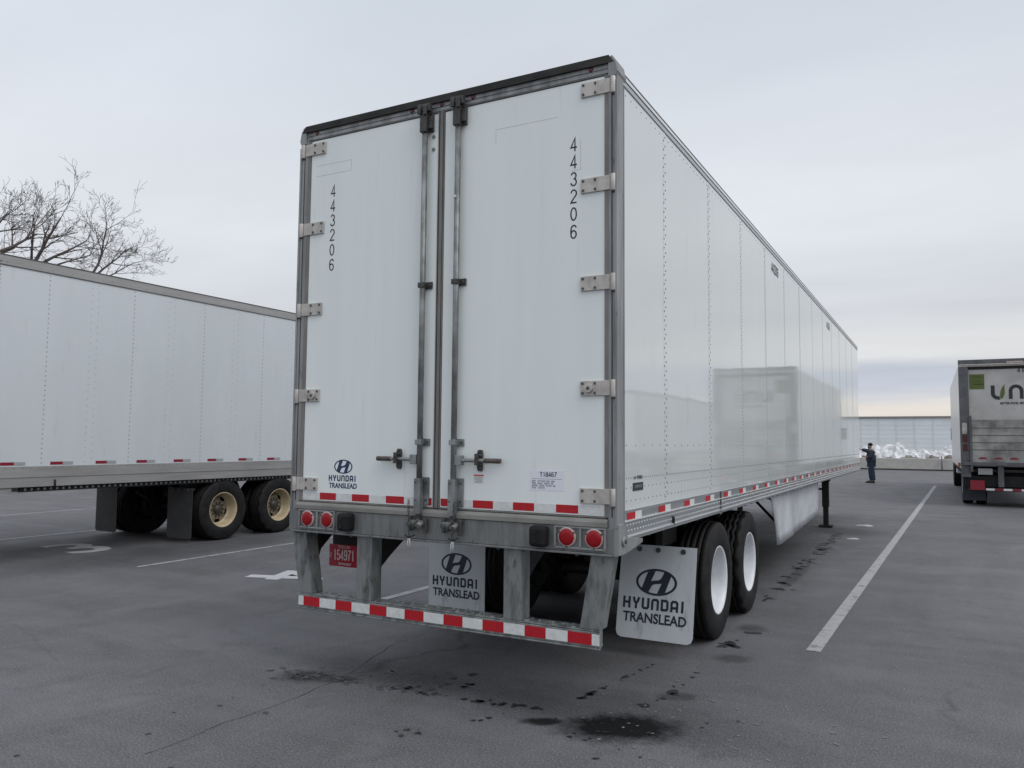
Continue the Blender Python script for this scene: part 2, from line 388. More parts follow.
# ------------------------------------------------------------------ ground
def asphalt_material():
    m = bpy.data.materials.new('worn asphalt'); m.use_nodes = True
    t = m.node_tree; b = t.nodes['Principled BSDF']; l = t.links.new
    g = N('ShaderNodeTexCoord', t)
    def noise(scale, sc=(1,1,1), detail=5, rot=0, rough=.6, dist=0.0):
        mp_ = N('ShaderNodeMapping', t); mp_.inputs['Scale'].default_value = sc; mp_.inputs['Rotation'].default_value = (0,0,R(rot))
        l(g.outputs['Object'], mp_.inputs[0])
        n_ = N('ShaderNodeTexNoise', t); n_.inputs['Scale'].default_value = scale; n_.inputs['Detail'].default_value = detail
        n_.inputs['Roughness'].default_value = rough; n_.inputs['Distortion'].default_value = dist
        l(mp_.outputs[0], n_.inputs['Vector']); return n_.outputs['Fac']
    def rng(x, a, b_, c=0., d=1.):
        r_ = N('ShaderNodeMapRange', t); r_.inputs['From Min'].default_value = a; r_.inputs['From Max'].default_value = b_
        r_.inputs['To Min'].default_value = c; r_.inputs['To Max'].default_value = d; l(x, r_.inputs['Value']); return r_.outputs[0]
    def mul(x, y):
        n_ = N('ShaderNodeMath', t, operation='MULTIPLY')
        for k, q in ((0, x), (1, y)):
            if isinstance(q, float): n_.inputs[k].default_value = q
            else: l(q, n_.inputs[k])
        return n_.outputs[0]
    def mix(f, a, b_):
        n_ = N('ShaderNodeMix', t, data_type='RGBA'); l(f, n_.inputs['Factor']) if not isinstance(f, float) else None
        for k, q in (('A', a), ('B', b_)):
            if isinstance(q, tuple): n_.inputs[k].default_value = (*q, 1)
            else: l(q, n_.inputs[k])
        return n_.outputs['Result']
    c = mix(rng(noise(.55, detail=9, rough=.7), .35, .66), (.060,.0615,.071), (.100,.102,.117))
    c = mix(rng(noise(1.0, sc=(.22,1.6,1), rot=-12, detail=6), .45, .72, 0, .55), c, (.150,.151,.166))      # dusty tyre sweeps
    c = mix(rng(noise(1.1, sc=(1.5,.22,1), rot=8, detail=6), .52, .75, 0, .6), c, (.042,.042,.046))         # darker wheel paths
    c = mix(rng(noise(.9, sc=(1,.35,1), rot=62, detail=8, rough=.7, dist=1.2), .52, .66, 0, .55), c, (.135,.136,.150))
    c = mix(rng(noise(.7, sc=(.4,1.3,1), rot=-25, detail=9, rough=.72, dist=.9), .53, .66, 0, .55), c, (.047,.046,.048))
    c = mix(rng(noise(14, detail=8, rough=.75), .57, .66, 0, .5), c, (.150,.150,.155))
    c = mix(rng(noise(2.6, detail=8, dist=.6), .56, .70, 0, .6), c, (.048,.048,.051))
    c = mix(rng(noise(75, detail=5, rough=.8), .46, .66, 0, .70), c, (.27,.27,.268))                    # pale aggregate
    c = mix(rng(noise(95, detail=4, rough=.85), .50, .66, 0, .75), c, (.018,.018,.019))
    # long faint tar cracks
    def wavepath(a_rot, sc, thr, seed):
        mp_ = N('ShaderNodeMapping', t); mp_.inputs['Rotation'].default_value = (0,0,R(a_rot)); mp_.inputs['Location'].default_value = (seed, seed*.7, 0)
        mp_.inputs['Scale'].default_value = sc
        l(g.outputs['Object'], mp_.inputs[0])
        n_ = N('ShaderNodeTexVoronoi', t, feature='DISTANCE_TO_EDGE'); n_.inputs['Scale'].default_value = 1.0
        nz = N('ShaderNodeTexNoise', t); nz.inputs['Scale'].default_value = 3.0; nz.inputs['Detail'].default_value = 6
        l(mp_.outputs[0], nz.inputs['Vector'])
        ad = N('ShaderNodeMix', t, data_type='VECTOR'); ad.inputs['Factor'].default_value = .10
        l(mp_.outputs[0], ad.inputs['A']); l(nz.outputs['Color'], ad.inputs['B']); l(ad.outputs['Result'], n_.inputs['Vector'])
        return rng(n_.outputs['Distance'], 0, thr, 1, 0)
    crk = mul(wavepath(14, (.16,.30,1), .0035, 3.1), rng(noise(.5), .48, .6, 0, .45))
    c = mix(crk, c, (.016,.016,.017))
    # soft wet and oil stains, plus long trailer shadows painted into the asphalt
    wet = None
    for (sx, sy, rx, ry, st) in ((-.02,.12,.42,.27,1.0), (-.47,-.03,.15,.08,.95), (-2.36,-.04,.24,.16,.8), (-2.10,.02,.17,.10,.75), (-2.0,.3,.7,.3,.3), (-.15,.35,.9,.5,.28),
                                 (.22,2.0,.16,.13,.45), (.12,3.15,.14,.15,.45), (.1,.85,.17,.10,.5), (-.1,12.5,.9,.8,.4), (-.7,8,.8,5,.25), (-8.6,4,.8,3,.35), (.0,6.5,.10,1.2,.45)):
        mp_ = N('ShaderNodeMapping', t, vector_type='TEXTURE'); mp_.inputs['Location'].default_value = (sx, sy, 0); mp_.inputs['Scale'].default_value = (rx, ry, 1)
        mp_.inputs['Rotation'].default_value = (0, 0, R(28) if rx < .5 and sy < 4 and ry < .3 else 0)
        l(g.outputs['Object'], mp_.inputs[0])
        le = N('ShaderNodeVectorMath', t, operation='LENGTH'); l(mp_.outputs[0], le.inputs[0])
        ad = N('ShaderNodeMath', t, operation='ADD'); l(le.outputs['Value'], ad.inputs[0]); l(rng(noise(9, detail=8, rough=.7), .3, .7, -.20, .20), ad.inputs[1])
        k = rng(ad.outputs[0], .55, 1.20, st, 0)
        if wet is None: wet = k
        else:
            mm = N('ShaderNodeMath', t, operation='MAXIMUM'); l(wet, mm.inputs[0]); l(k, mm.inputs[1]); wet = mm.outputs[0]
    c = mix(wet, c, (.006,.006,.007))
    l(c, b.inputs['Base Color'])
    ro = N('ShaderNodeMath', t, operation='SUBTRACT'); l(rng(noise(1.7), .3, .7, .66, .84), ro.inputs[0]); l(mul(wet, .03), ro.inputs[1])
    l(ro.outputs[0], b.inputs['Roughness'])
    sp_ = N('ShaderNodeMath', t, operation='SUBTRACT'); sp_.inputs[0].default_value = .45; l(mul(wet, .30), sp_.inputs[1]); l(sp_.outputs[0], b.inputs['Specular IOR Level'])
    bu = N('ShaderNodeBump', t); bu.inputs['Strength'].default_value = .7; bu.inputs['Distance'].default_value = .006
    l(noise(90, detail=5, rough=.75), bu.inputs['Height'])
    bu2 = N('ShaderNodeBump', t); bu2.inputs['Strength'].default_value = .3; bu2.inputs['Distance'].default_value = .03
    l(noise(2.5), bu2.inputs['Height']); l(bu2.outputs[0], bu.inputs['Normal']); l(bu.outputs[0], b.inputs['Normal'])
    return m
M['asphalt'] = asphalt_material()
def worn_paint(name, col, cover=.5, hi=.62):
    m = mat(name, (.065,.067,.07), .8, col2=col, nscale=9, lo=cover-.16, hi=hi-.12, detail=9, bump=.4, bscale=120, bdist=.003)
    return m
M['line'] = worn_paint('worn white road paint', (.33,.33,.34), .40, .60)
M['line_thin'] = worn_paint('faded white road paint', (.34,.34,.36), .44, .62)
M['glyph'] = worn_paint('white road paint', (.46,.46,.48), .36, .50)

mb = MB(); S_ = 420
mb.add([(-S_,-S_,0),(S_,-S_,0),(S_,S_,0),(-S_,S_,0)], [(0,1,2,3)])
struct(mb.build('ground', M['asphalt']))
def strip(name, a, b_, w, m, z=.004, label=None):
    a, b_ = Vector((*a, 0)), Vector((*b_, 0)); d = (b_-a).normalized(); q = Vector((-d.y, d.x, 0))*w/2; up_ = Vector((0,0,z))
    mb = MB(); n = max(1, int((b_-a).length/3)); vs_ = []; fs = []
    for i in range(n+1):
        p = a.lerp(b_, i/n)+up_; vs_ += [p+q, p-q]
        if i: fs.append((2*i-2, 2*i-1, 2*i+1, 2*i))
    mb.add(vs_, fs); return struct(mb.build(name, m), label)
strip('parking_line', (.742,2.56), (1.45,33.6), .115, M['line'])
strip('parking_line', (-3.62,2.45), (-3.0,33), .105, M['line'])
strip('parking_line', (-7.728,2.52), (-7.86,33), .075, M['line_thin'])
strip('parking_line', (-12.1,2.6), (-12.4,33), .09, M['line_thin'])
strip('parking_line', (-16.3,2.4), (-16.9,33), .09, M['line_thin'])
strip('parking_line', (5.3,2.7), (6.0,33.6), .115, M['line'])
strip('parking_line', (-3.5,33.9), (9.5,33.9), .12, M['line_thin'])
for xx, ch, sz in ((-5.60,'4',1.35), (-10.05,'3',1.75)):
    v, f = text_verts(ch, sz, extrude=0, bold=.03)
    mb = MB(); put(mb, v, f, (xx, 3.05 if ch == '4' else 3.25, .004), '+z', rot=R(-70 if ch == '4' else 82))
    struct(mb.build('bay_number', M['glyph']))

# one long tar-filled crack running under the trailer
cp = [(-2.115, -1.551), (-2.11, -1.28), (-2.129, -1.011), (-2.095, -0.636), (-2.102, -0.286), (-2.157, 0.199), (-2.375, 0.974), (-2.358, 1.511)]
fine = []
for i in range(len(cp)-1):
    for k in range(8):
        t = k/8; x = cp[i][0]*(1-t)+cp[i+1][0]*t; y = cp[i][1]*(1-t)+cp[i+1][1]*t
        fine.append((x+.02*mnoise.noise(Vector((x*6, y*6, 2))), y+.02*mnoise.noise(Vector((x*6, y*6, 7)))))
v, f = ribbon(fine, .006)
for q in range(len(fine)):
    w_ = .4+1.1*abs(mnoise.noise(Vector((q*.37, 1.5, 0)))); c_ = (v[q]+v[q+len(fine)])/2
    v[q] = c_+(v[q]-c_)*w_; v[q+len(fine)] = c_+(v[q+len(fine)]-c_)*w_
mb = MB(); mb.add([(p.x, p.y, .0025) for p in v], f)
struct(mb.build('pavement_crack', mat('tar in crack', (.022,.022,.023), .7)))
# drips: small dark wet spots in trails
mb = MB()
def trail(x0, y0, x1, y1, n, r, jit=.03):
    for i in range(n):
        t = random.random()
        cx = x0+(x1-x0)*t+random.gauss(0, jit); cy = y0+(y1-y0)*t+random.gauss(0, jit)
        rr = r*random.uniform(.35, 1.25); p = splat(cx, cy, rr, .6, 11, random.uniform(1, 1.9), random.random()*3)
        mb.add([(a, b_, .003) for a, b_ in p], [tuple(range(len(p)))])
trail(-.45, .45, -.28, 1.55, 15, .020, .008)
trail(-.03, .42, .12, 1.7, 9, .030, .025)
trail(-2.1, .0, -.55, .15, 44, .019, .03)
trail(-2.55, -.12, -2.0, .12, 40, .016, .09)
trail(-1.9, .35, -1.3, .55, 12, .02, .04)
trail(-.35, -.1, .3, .35, 30, .012, .14)
trail(-1.7, .05, -1.2, .4, 12, .022, .05)
trail(-1.2, -.7, -.7, .0, 9, .016, .05)
trail(.05, 2.3, .1, 3.0, 7, .035, .04)
trail(-.02, 4.1, -.05, 12.3, 70, .045, .05)
trail(-2.3, -1.0, -2.9, .6, 10, .014, .25)
trail(-2.6, -2.0, -.6, -1.6, 14, .012, .5)
M['drip'] = mat('wet oil drip', (.012,.012,.013), .5, col2=(.03,.03,.031), nscale=30)
tag(mb.build('drip_stain', M['drip']), 'dark drip marks in trails on the asphalt around the trailer', kind='stuff')
# pale scuffs and crumbs
mb = MB()
for i in range(170):
    x, y = random.uniform(-5, 4), random.uniform(-2.5, 9)
    if random.random() < .5: x, y = random.gauss(.25, .5), random.gauss(.6, .6)
    p = splat(x, y, random.uniform(.004, .011), .5, 7, random.uniform(1, 2.2), random.random()*3)
    mb.add([(a, b_, .0035) for a, b_ in p], [tuple(range(len(p)))])
tag(mb.build('grit', mat('pale grit', (.17,.17,.165), .8)), 'pale specks of grit scattered on the asphalt', kind='stuff')
mb = MB()
for (x, y, r_) in ((.25,13.9,.14),(.3,11.2,.08),(3.6,7.4,.06),(3.4,5.2,.05)):
    p = splat(x, y, r_, .6, 12, 1.5, .3)
    mb.add([(a, b_, .004) for a, b_ in p] + [(x+(a-x)*.5, y+(b_-y)*.5, .018) for a, b_ in p],
           [(i, (i+1) % 12, 12+(i+1) % 12, 12+i) for i in range(12)] + [tuple(range(12, 24))], 0, True)
tag(mb.build('ice_crust', mat('thin dirty ice', (.42,.44,.46), .5)), 'thin pale ice and salt patches on the asphalt', kind='stuff')

# ------------------------------------------------------------------ trailers
TX = 2.59
def tread_tyre(c, side, blocky=False):
    """tyre as a lathe; side=+1: outer face towards +x"""
    mb = MB(); w = .14
    prof = [(.285,-w+.02),(.31,-w+.004),(.36,-w-.004),(.42,-w-.003),(.465,-w+.006),(.492,-w+.016),(.500,-w+.024)]
    for gx in (-.075,-.027,.027,.075):
        prof += [(.510,gx-.0075),(.491,gx-.006),(.491,gx+.006),(.510,gx+.0075)]
    prof += [(.500,w-.024),(.492,w-.016),(.465,w-.006),(.42,w+.003),(.36,w+.004),(.31,w-.004),(.285,w-.02)]
    n = 96
    mb.lathe(prof, (0,0,0), 'x', n, 0, True)
    if blocky:
        # shift groove edges to a zigzag and notch the shoulders
        k = len(prof)
        for i in range(7, 7+16):
            for j in range(n):
                q = i*n+j
                mb.v[q].x += .007*(1 if (j//2) % 2 else -1)
        for i in (6, 23):
            for j in range(n):
                if (j//2) % 3 == 0:
                    q = i*n+j; f = .972; mb.v[q].y *= f; mb.v[q].z *= f
    return mb
def rim_mesh(side, kind):
    """deep outer-dual rim, outer face at x=+.14*side"""
    mb = MB(); s = side; fx = .128
    prof = [(.285, s*(fx-.01)), (.297, s*fx), (.292, s*(fx+.004)), (.280, s*(fx-.004)), (.272, s*(fx-.02)), (.262, s*(fx-.05)), (.255, s*(fx-.13)), (.235, s*(fx-.165)), (.225, s*(fx-.172))]
    mb.lathe(prof, (0,0,0), 'x', 64, 0, True)
    mb.lathe([(.297, s*fx), (.285, s*.0), (.29, -s*.125), (.272, -s*.12)], (0,0,0), 'x', 64, 0, True)
    return mb
def disc_mesh(side, fx=.128):
    mb = MB(); s = side; d = fx-.172
    prof = [(.225, s*d), (.20, s*(d+.012)), (.165, s*(d+.020)), (.145, s*(d+.022)), (.09, s*(d+.022))]
    skip = lambda i, j: i in (0, 1) and (j % 12) in (1, 2, 3, 4, 5)
    mb.lathe(prof, (0,0,0), 'x', 60, 0, True, skip=skip)
    for k in range(10):
        t = 2*math.pi*k/10
        mb.cyl((s*(d+.018), .118*math.cos(t), .118*math.sin(t)), (s*(d+.052), .118*math.cos(t), .118*math.sin(t)), .014, 6, 1)
    mb.lathe([(.095, s*(d+.015)), (.090, s*(d+.045)), (.072, s*(d+.055)), (.066, s*(d+.070)), (.045, s*(d+.078)), (.001, s*(d+.080))], (0,0,0), 'x', 24, 1, True)
    mb.lathe([(.205, s*(d-.03)), (.205, -s*.12), (.03, -s*.12)], (0,0,0), 'x', 24, 2, True)   # brake drum behind
    return mb
wheel_cache = {}
def make_wheel(root, c, side, kind, blocky):
    """c = centre of the tyre; the wheel part is disc and hub, with tyre and rim under it"""
    key = (side, kind, blocky)
    rimm, discm = (M['rim_w'], M['rim_w']) if kind == 'white' else (M['rim_g'], M['disc_g']) if kind == 'cream' else (M['hub'], M['hub'])
    if key not in wheel_cache:
        w = disc_mesh(side).build('wheel', [discm, M['hub'], M['chassis']], root)
        tread_tyre(None, side, blocky).build('tyre', M['tyre'], w)
        rim_mesh(side, kind).build('rim', rimm, w)
        wheel_cache[key] = w
    else:
        w = copy_tree(wheel_cache[key], root)
    w.location = c; w.rotation_euler = (random.random()*6 if not blocky else 0.3, 0, 0)
    return w

def rivet_line(mb, x, ys, zs, nrm, r, mi, h=.003):
    for y in ys:
        for z in zs:
            mb.dome((x, y, z), nrm, r, h, 6, mi)
def frange(a, b, s):
    o = []
    while a <= b + 1e-6: o.append(a); a += s
    return o

def trailer(cfg):
    root = thing(cfg['name'], cfg['label'], 'semi-trailer', cfg['loc'], cfg.get('rz', 0), cfg.get('group'))
    H = TX/2; OFF = (H, 0, 0); LEN = cfg['len']; m_side = cfg['side']; tall = 4.11
    def B(): return MB(OFF)             # coordinates below: x = 0 right wall, -2.59 left wall
    z0 = cfg['z_panel']; zt = cfg['z_top']
    # side walls: panels with lap strips and rivets
    for sgn in (1, -1):
        mb = B(); xw = 0 if sgn > 0 else -TX
        nx = sgn
        ys = [0.10] + [cfg['y0']+cfg['sp']*k for k in range(20) if cfg['y0']+cfg['sp']*k < LEN-.3] + [LEN-.02]
        detail = sgn > 0
        for i in range(len(ys)-1):
            a, b_ = ys[i], ys[i+1]
            wv = 0.0012*(i % 2)
            x_in, x_out = xw-nx*.02, xw-nx*(.0030+.0004*(i % 2))
            mb.box(min(x_in, x_out), max(x_in, x_out), a+.0004, b_-.0004, z0-.01, zt+.01, 0)
        mb.box(min(xw-nx*.030, xw-nx*.024), max(xw-nx*.030, xw-nx*.024), .10, LEN-.02, z0, zt, 0)
        for y in ys[1:-1]:                # lap strip
            xa, xb = xw-nx*.0038, xw-nx*.0018
            mb.box(min(xa, xb), max(xa, xb), y-.026, y+.026, z0-.008, zt+.006, 0)
        if detail:
            rr = cfg['rivet']
            for k, y in enumerate(ys[1:-1]):
                near = y < 8
                st = .066 if near else .10
                rivet_line(mb, xw-.0018*nx, [y-.017], frange(z0+.03, zt-.03, st), (nx,0,0), rr, 1)
                if cfg.get('double', True): rivet_line(mb, xw-.0018*nx, [y+.017], frange(z0+.03+st/2, zt-.03, st), (nx,0,0), rr, 1)
            rivet_line(mb, xw-.004*nx, [.122], frange(z0+.02, zt-.02, .055), (nx,0,0), rr, 1)
            if cfg.get('mid'):
                for i in range(len(ys)-1):
                    ym = (ys[i]+ys[i+1])/2
                    if ys[i+1]-ys[i] > .9:
                        rivet_line(mb, xw-.004*nx, [ym-.05], frange(z0+.04, zt-.04, .10), (nx,0,0), rr*.8, 1)
                        rivet_line(mb, xw-.004*nx, [ym+.05], frange(z0+.09, zt-.04, .10), (nx,0,0), rr*.8, 1)
            if cfg.get('rows', True):
                for zz_, st in ((z0+.185, .042), (z0+.125, .085), (z0+.045, .085), (z0+.39, .17), (zt-.045, .10)):
                    for y in frange(.16, LEN-.1, st):
                        if y > 7 and zz_ > z0+.3: continue
                        mb.dome((xw-.0035*nx, y, zz_), (nx,0,0), rr*.85, .0025, 5, 1)
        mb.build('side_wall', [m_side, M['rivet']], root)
        # rails
        mt = M['alum_w'] if cfg.get('warm') else M['alum']
        mb = B()
        if cfg.get('warm'):
            xs = sorted((xw-nx*.03, xw+nx*.006)); mb.box(*xs, .05, LEN, zt, 4.095, 0)
            xs = sorted((xw-nx*.03, xw+nx*.010)); mb.box(*xs, .05, LEN, 4.095, 4.11, 1)
            mb.box(*sorted((xw-nx*.03, xw+nx*.010)), .05, LEN, zt-.010, zt-.001, 1)
            rivet_line(mb, xw+nx*.006, frange(.2, LEN-.1, .15), [zt+.04], (nx,0,0), .005, 1)
        else:
            mb.box(*sorted((xw-nx*.03, xw+nx*.004)), .09, LEN, zt, zt+.030, 0)
            mb.box(*sorted((xw-nx*.03, xw-nx*.004)), .09, LEN, zt+.030, zt+.038, 1)
            mb.box(*sorted((xw-nx*.03, xw+nx*.008)), .09, LEN, zt+.038, zt+.060, 2)
            mb.box(*sorted((xw-nx*.05, xw+nx*.001)), .09, LEN, zt+.060, zt+.085, 1)
        mb.build('top_rail', [mt, M['bolt'], M['bright']], root)
        mb = B()
        zb = cfg['z_rail']
        if cfg.get('warm'):
            mb.box(*sorted((xw-nx*.05, xw+nx*.006)), .05, LEN, zb+.14, z0-.01, 0)
            mb.box(*sorted((xw-nx*.05, xw+nx*.012)), .05, LEN, zb+.128, zb+.14, 0)
            mb.box(*sorted((xw-nx*.05, xw+nx*.003)), .05, LEN, zb, zb+.128, 0)
            for y in frange(.2, LEN-.1, .11):
                mb.dome((xw+nx*.006, y, z0-.035), (nx,0,0), .006, .003, 6, 1)
        else:
            mb.box(*sorted((xw-nx*.05, xw+nx*.004)), .10, LEN, zb+.128, z0-.010, 0)
            mb.box(*sorted((xw-nx*.05, xw+nx*.010)), .10, LEN, zb+.118, zb+.128, 3)
            mb.box(*sorted((xw-nx*.05, xw+nx*.002)), .10, LEN, zb+.030, zb+.118, 0)
            mb.box(*sorted((xw-nx*.05, xw+nx*.008)), .10, LEN, zb+.001, zb+.0215, 0)
            mb.box(*sorted((xw+nx*.0045, xw+nx*.0125)), 2.5, 2.512, zb, z0-.012, 1)
            mb.box(*sorted((xw-nx*.05, xw+nx*.016)), .10, LEN, zb+.022, zb+.030, 2)
            if nx > 0:
                for y in frange(.16, LEN-.1, .055):
                    mb.dome((xw+nx*.002, y, zb+.095), (nx,0,0), .007, .004, 5, 3)
                    mb.dome((xw+nx*.002, y+.027, zb+.060), (nx,0,0), .007, .004, 5, 3)
        mb.build('bottom_rail', [mt, M['bolt'], M['bright'], M['side']], root)
    # tape pieces on the rails
    tz0, tz1 = cfg['tape_z']
    for y in frange(cfg['tape_y'], LEN-.5, cfg['tape_sp']):
        mb = B(); xw = cfg['tape_x']
        mb.box(xw, xw+.0015, y, y+cfg['tape_w'], tz0, tz1, 0)
        mb.box(xw, xw+.0015, y+cfg['tape_w']+.001, y+1.85*cfg['tape_w'], tz0, tz1, 1)
        mb.build('reflective_tape', [M['red_tape'] if not cfg.get('warm') else M['dred_tape'], M['white_tape'] if not cfg.get('warm') else M['grey_tape']], root)
    # front wall, roof, floor
    mb = B(); mb.box(-TX+.03, -.03, LEN-.03, LEN, 1.2, 4.06); mb.build('front_wall', m_side, root)
    mb = B()
    nn = 10; top = [(-TX+.02 + (TX-.04)*i/nn, 4.065+.03*math.sin(math.pi*i/nn)) for i in range(nn+1)]
    mb.prism([(-.02, 4.05), (-TX+.02, 4.05)] + top, 'y', .1, LEN, 0); mb.build('roof', M['alum'], root)
    mb = B(); mb.box(-TX+.05, -.05, .1, LEN-.03, 1.19, 1.25, 0)
    for y in frange(.45, LEN-.2, .305):
        mb.box(-TX+.06, -.06, y, y+.05, 1.165, 1.175, 0); mb.box(-TX+.06, -.06, y+.022, y+.028, 1.08, 1.19, 0); mb.box(-TX+.06, -.06, y, y+.05, 1.075, 1.085, 0)
    mb.build('floor', M['under'], root)
    # rear frame
    mb = B()
    mb.prism([(-TX+.005, 4.05), (-TX+.04, 4.122), (-.04, 4.122), (-.005, 4.05), (-.005, 4.018), (-TX+.005, 4.018)], 'y', -.015, .12, 0)
    mb.prism([(-TX+.01, 4.076), (-TX+.045, 4.126), (-.045, 4.126), (-.01, 4.076)], 'y', -.032, -.0155, 1)      # rain gutter lip, shade of the overhang painted in as dark colour
    mb.box(-TX+.05, -.05, -.021, -.0155, 4.047, 4.051, 0)
    for xa, xb in ((-.050, 0.006), (-TX-.006, -TX+.070)):
        mb.box(xa, xb, -.02, .095, 1.03, 4.017, 0)
    for xa in (-.030, -TX+.033):
        mb.box(xa, xa+.007, -.0215, -.0203, 1.26, 4.0, 1)
    for xa in (-.006, -TX-.008):
        mb.box(xa, xa+.014, -.028, -.0205, 1.2, 3.96, 0)
        mb.box(xa, xa+.014, .0955, .108, 1.2, 3.96, 0)
    mb.build('rear_frame', [M['frame'], M['gutter']], root, .004)
    # rounded corner plates at top
    for s, xc in ((1, 0.0), (-1, -TX)):
        mb = B(); q = [(0, 0), (-s*.05, 0), (-s*.05, .12), (-s*.025, .14), (0.0*s, .10), (s*.014, .03)]
        mb.prism([(xc+a, 3.985+b_) for a, b_ in q], 'y', -.03, .13, 0); mb.build('corner_cap', M['frame'], root, .006)
    # sill and buffer plate
    mb = B()
    mb.box(-TX+.053, -.053, -.045, .10, 1.198, 1.232, 0)
    mb.prism([(-.045, 1.2), (-.030, 1.245), (.0, 1.252), (.1, 1.252), (.1, 1.2)], 'x', -TX+.054, -.054, 0)
    mb.build('sill', M['sill'], root, .004)
    mb = B(); mb.box(-TX+.02, -.02, -.035, .10, 1.045, 1.196, 0); mb.box(-TX+.02, -.02, -.05, .10, 1.030, 1.044, 0)
    mb.build('buffer_plate', M['buffer'], root, .003)
    if cfg.get('corner_bracket', True):
        for s, xc in ((1, 0), (-1, -TX)):
            mb = B(); xs = sorted((xc+s*.002, xc+s*.020))
            mb.prism([(-.02, 1.035), (-.02, 1.22), (.06, 1.22), (.13, 1.13), (.40, 1.10), (.40, 1.075), (.10, 1.035)], 'x', xs[0], xs[1], 0)
            mb.cyl((xc+s*.02, .045, 1.115), (xc+s*.034, .045, 1.115), .030, 16, 0); mb.cyl((xc+s*.034, .045, 1.115), (xc+s*.042, .045, 1.115), .014, 6, 1)
            mb.build('corner_bracket', [M['frame'], M['bolt']], root, .003)
    # marker lamps on header
    for x in (-2.44, -1.55, -1.295, -1.04, -.17):
        mb = B(); mb.lathe([(.017, -.016), (.016, -.020), (.010, -.024), (.001, -.025)], (x, 0, 4.060), 'y', 14, 0); mb.build('marker_light', M['dlens'], root)
    # doors
    for side in (0, 1):
        x0, x1 = ((-1.268, -.077) if side else (-2.494, -1.322))
        mb = B(); mb.box(x0, x1, -.012, .03, 1.262, 4.004, 0)
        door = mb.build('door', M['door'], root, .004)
        mb = B()
        for a, b_ in ((x0-(.007 if side else .026), x0-.001), (x1+.001, x1+(.026 if side else .007))):
            mb.box(a, b_, -.018, .025, 1.258, 4.008, 0)
        mb.box(x0-.006, x1+.006, -.018, .025, 4.0085, 4.013, 0); mb.box(x0-.006, x1+.006, -.016, .025, 1.2535, 1.2605, 0)
        mb.build('gasket', M['gasket'], door)
        # faint raised outlines of removed decals and repair patches
        s = 1 if side else -1
        xh = -.018 if side else -TX+.024     # hinge pin line
        for k, z in enumerate((3.935, 3.315, 2.693, 2.04, 1.383)):
            mb = B(); hh = .046
            e = xh - s*.218
            mb.box(*sorted((xh-s*.020, e)), -.026, -.0125, z-hh, z+hh, 0)
            mb.box(*sorted((xh-s*.105, xh-s*.112)), -.030, -.026, z-hh, z+hh, 0)
            mb.cyl((xh, -.024, z-hh-.010), (xh, -.024, z+hh+.003), .017, 12, 0)
            for bx in (.118, .200):
                for bz in (-.030, .030):
                    mb.cyl((xh-s*bx, -.026, z+bz), (xh-s*bx, -.033, z+bz), .009, 6, 1)
            if k == 3:
                mb.cyl((xh-s*.158, -.026, z), (xh-s*.158, -.044, z), .028, 16, 0); mb.cyl((xh-s*.158, -.044, z), (xh-s*.158, -.050, z), .011, 8, 1)
            mb.cyl((xh, -.024, z-hh-.019), (xh, -.024, z-hh-.010), .012, 8, 1)
            mb.build('hinge', [M['hinge'], M['bolt']], door, .002)
        # lock rod
        xr = -1.138 if side else -1.412; g = -1 if not side else -1
        mb = B(); mb.cyl((xr, -.048, 1.17), (xr, -.048, 3.99), .0205, 14, 0); rod = mb.build('lock_rod', M['rod'], door)
        for z in (2.783, 1.70):
            mb = B(); mb.box(xr-.024, xr+.062, -.026, -.0125, z-.024, z+.024, 0); mb.box(xr-.026, xr+.024, -.073, -.0265, z-.018, z+.018, 0)
            mb.cyl((xr+.045, -.026, z), (xr+.045, -.034, z), .011, 6, 1); mb.build('rod_guide', [M['rod'] if z < 2 else M['keeper'], M['bolt']], rod, .003)
        mb = B()   # top and bottom keepers
        mb.box(xr-.030, xr+.055, -.034, -.0125, 3.875, 4.003, 0); mb.box(xr-.028, xr+.026, -.078, -.0345, 3.865, 4.01, 0); mb.box(xr+.026, xr+.060, -.055, -.0345, 3.89, 3.98, 0)
        mb.box(xr-.040, xr-.012, -.095, -.0785, 3.99, 4.06, 0); mb.box(xr+.008, xr+.035, -.095, -.0785, 3.98, 4.05, 0); mb.box(xr-.04, xr+.05, -.078, -.036, 4.0105, 4.065, 0)
        mb.build('top_keeper', [M['keeper']], rod, .004)
        mb = B()
        mb.box(xr-.022, xr+.062, -.030, -.0125, 1.275, 1.462, 0); mb.box(xr-.026, xr+.026, -.076, -.0305, 1.215, 1.455, 0)
        for bz in (1.31, 1.43):
            mb.cyl((xr+.045, -.030, bz), (xr+.045, -.040, bz), .009, 6, 1); mb.cyl((xr-.012, -.076, bz), (xr-.012, -.082, bz), .007, 6, 1)
        mb.box(xr-.05, xr+.05, -.10, -.046, 1.135, 1.175, 0); mb.cyl((xr-.04, -.075, 1.15), (xr-.04, -.115, 1.15), .018, 8, 1)
        mb.cyl((xr+.04, -.07, 1.16), (xr+.04, -.11, 1.14), .020, 8, 0); mb.box(xr-.075, xr-.05, -.07, -.0505, 1.10, 1.20, 1); mb.box(xr+.05, xr+.078, -.07, -.0505, 1.09, 1.19, 1)
        mb.cyl((xr-.02, -.09, 1.12), (xr+.03, -.09, 1.185), .014, 8, 1)
        mb.build('bottom_keeper', [M['rod'], M['bolt']], rod, .003)
        # handle
        hx = 1 if side else -1
        mb = B(); zh = 1.583
        mb.box(*sorted((xr+hx*.018, xr+hx*.070)), -.068, -.028, zh-.032, zh+.032, 2)
        mb.cyl((xr+hx*.07, -.055, zh), (xr+hx*.26, -.052, zh), .013, 10, 0); mb.cyl((xr+hx*.24, -.052, zh), (xr+hx*.36, -.050, zh), .0165, 10, 1)
        xc = xr+hx*.19
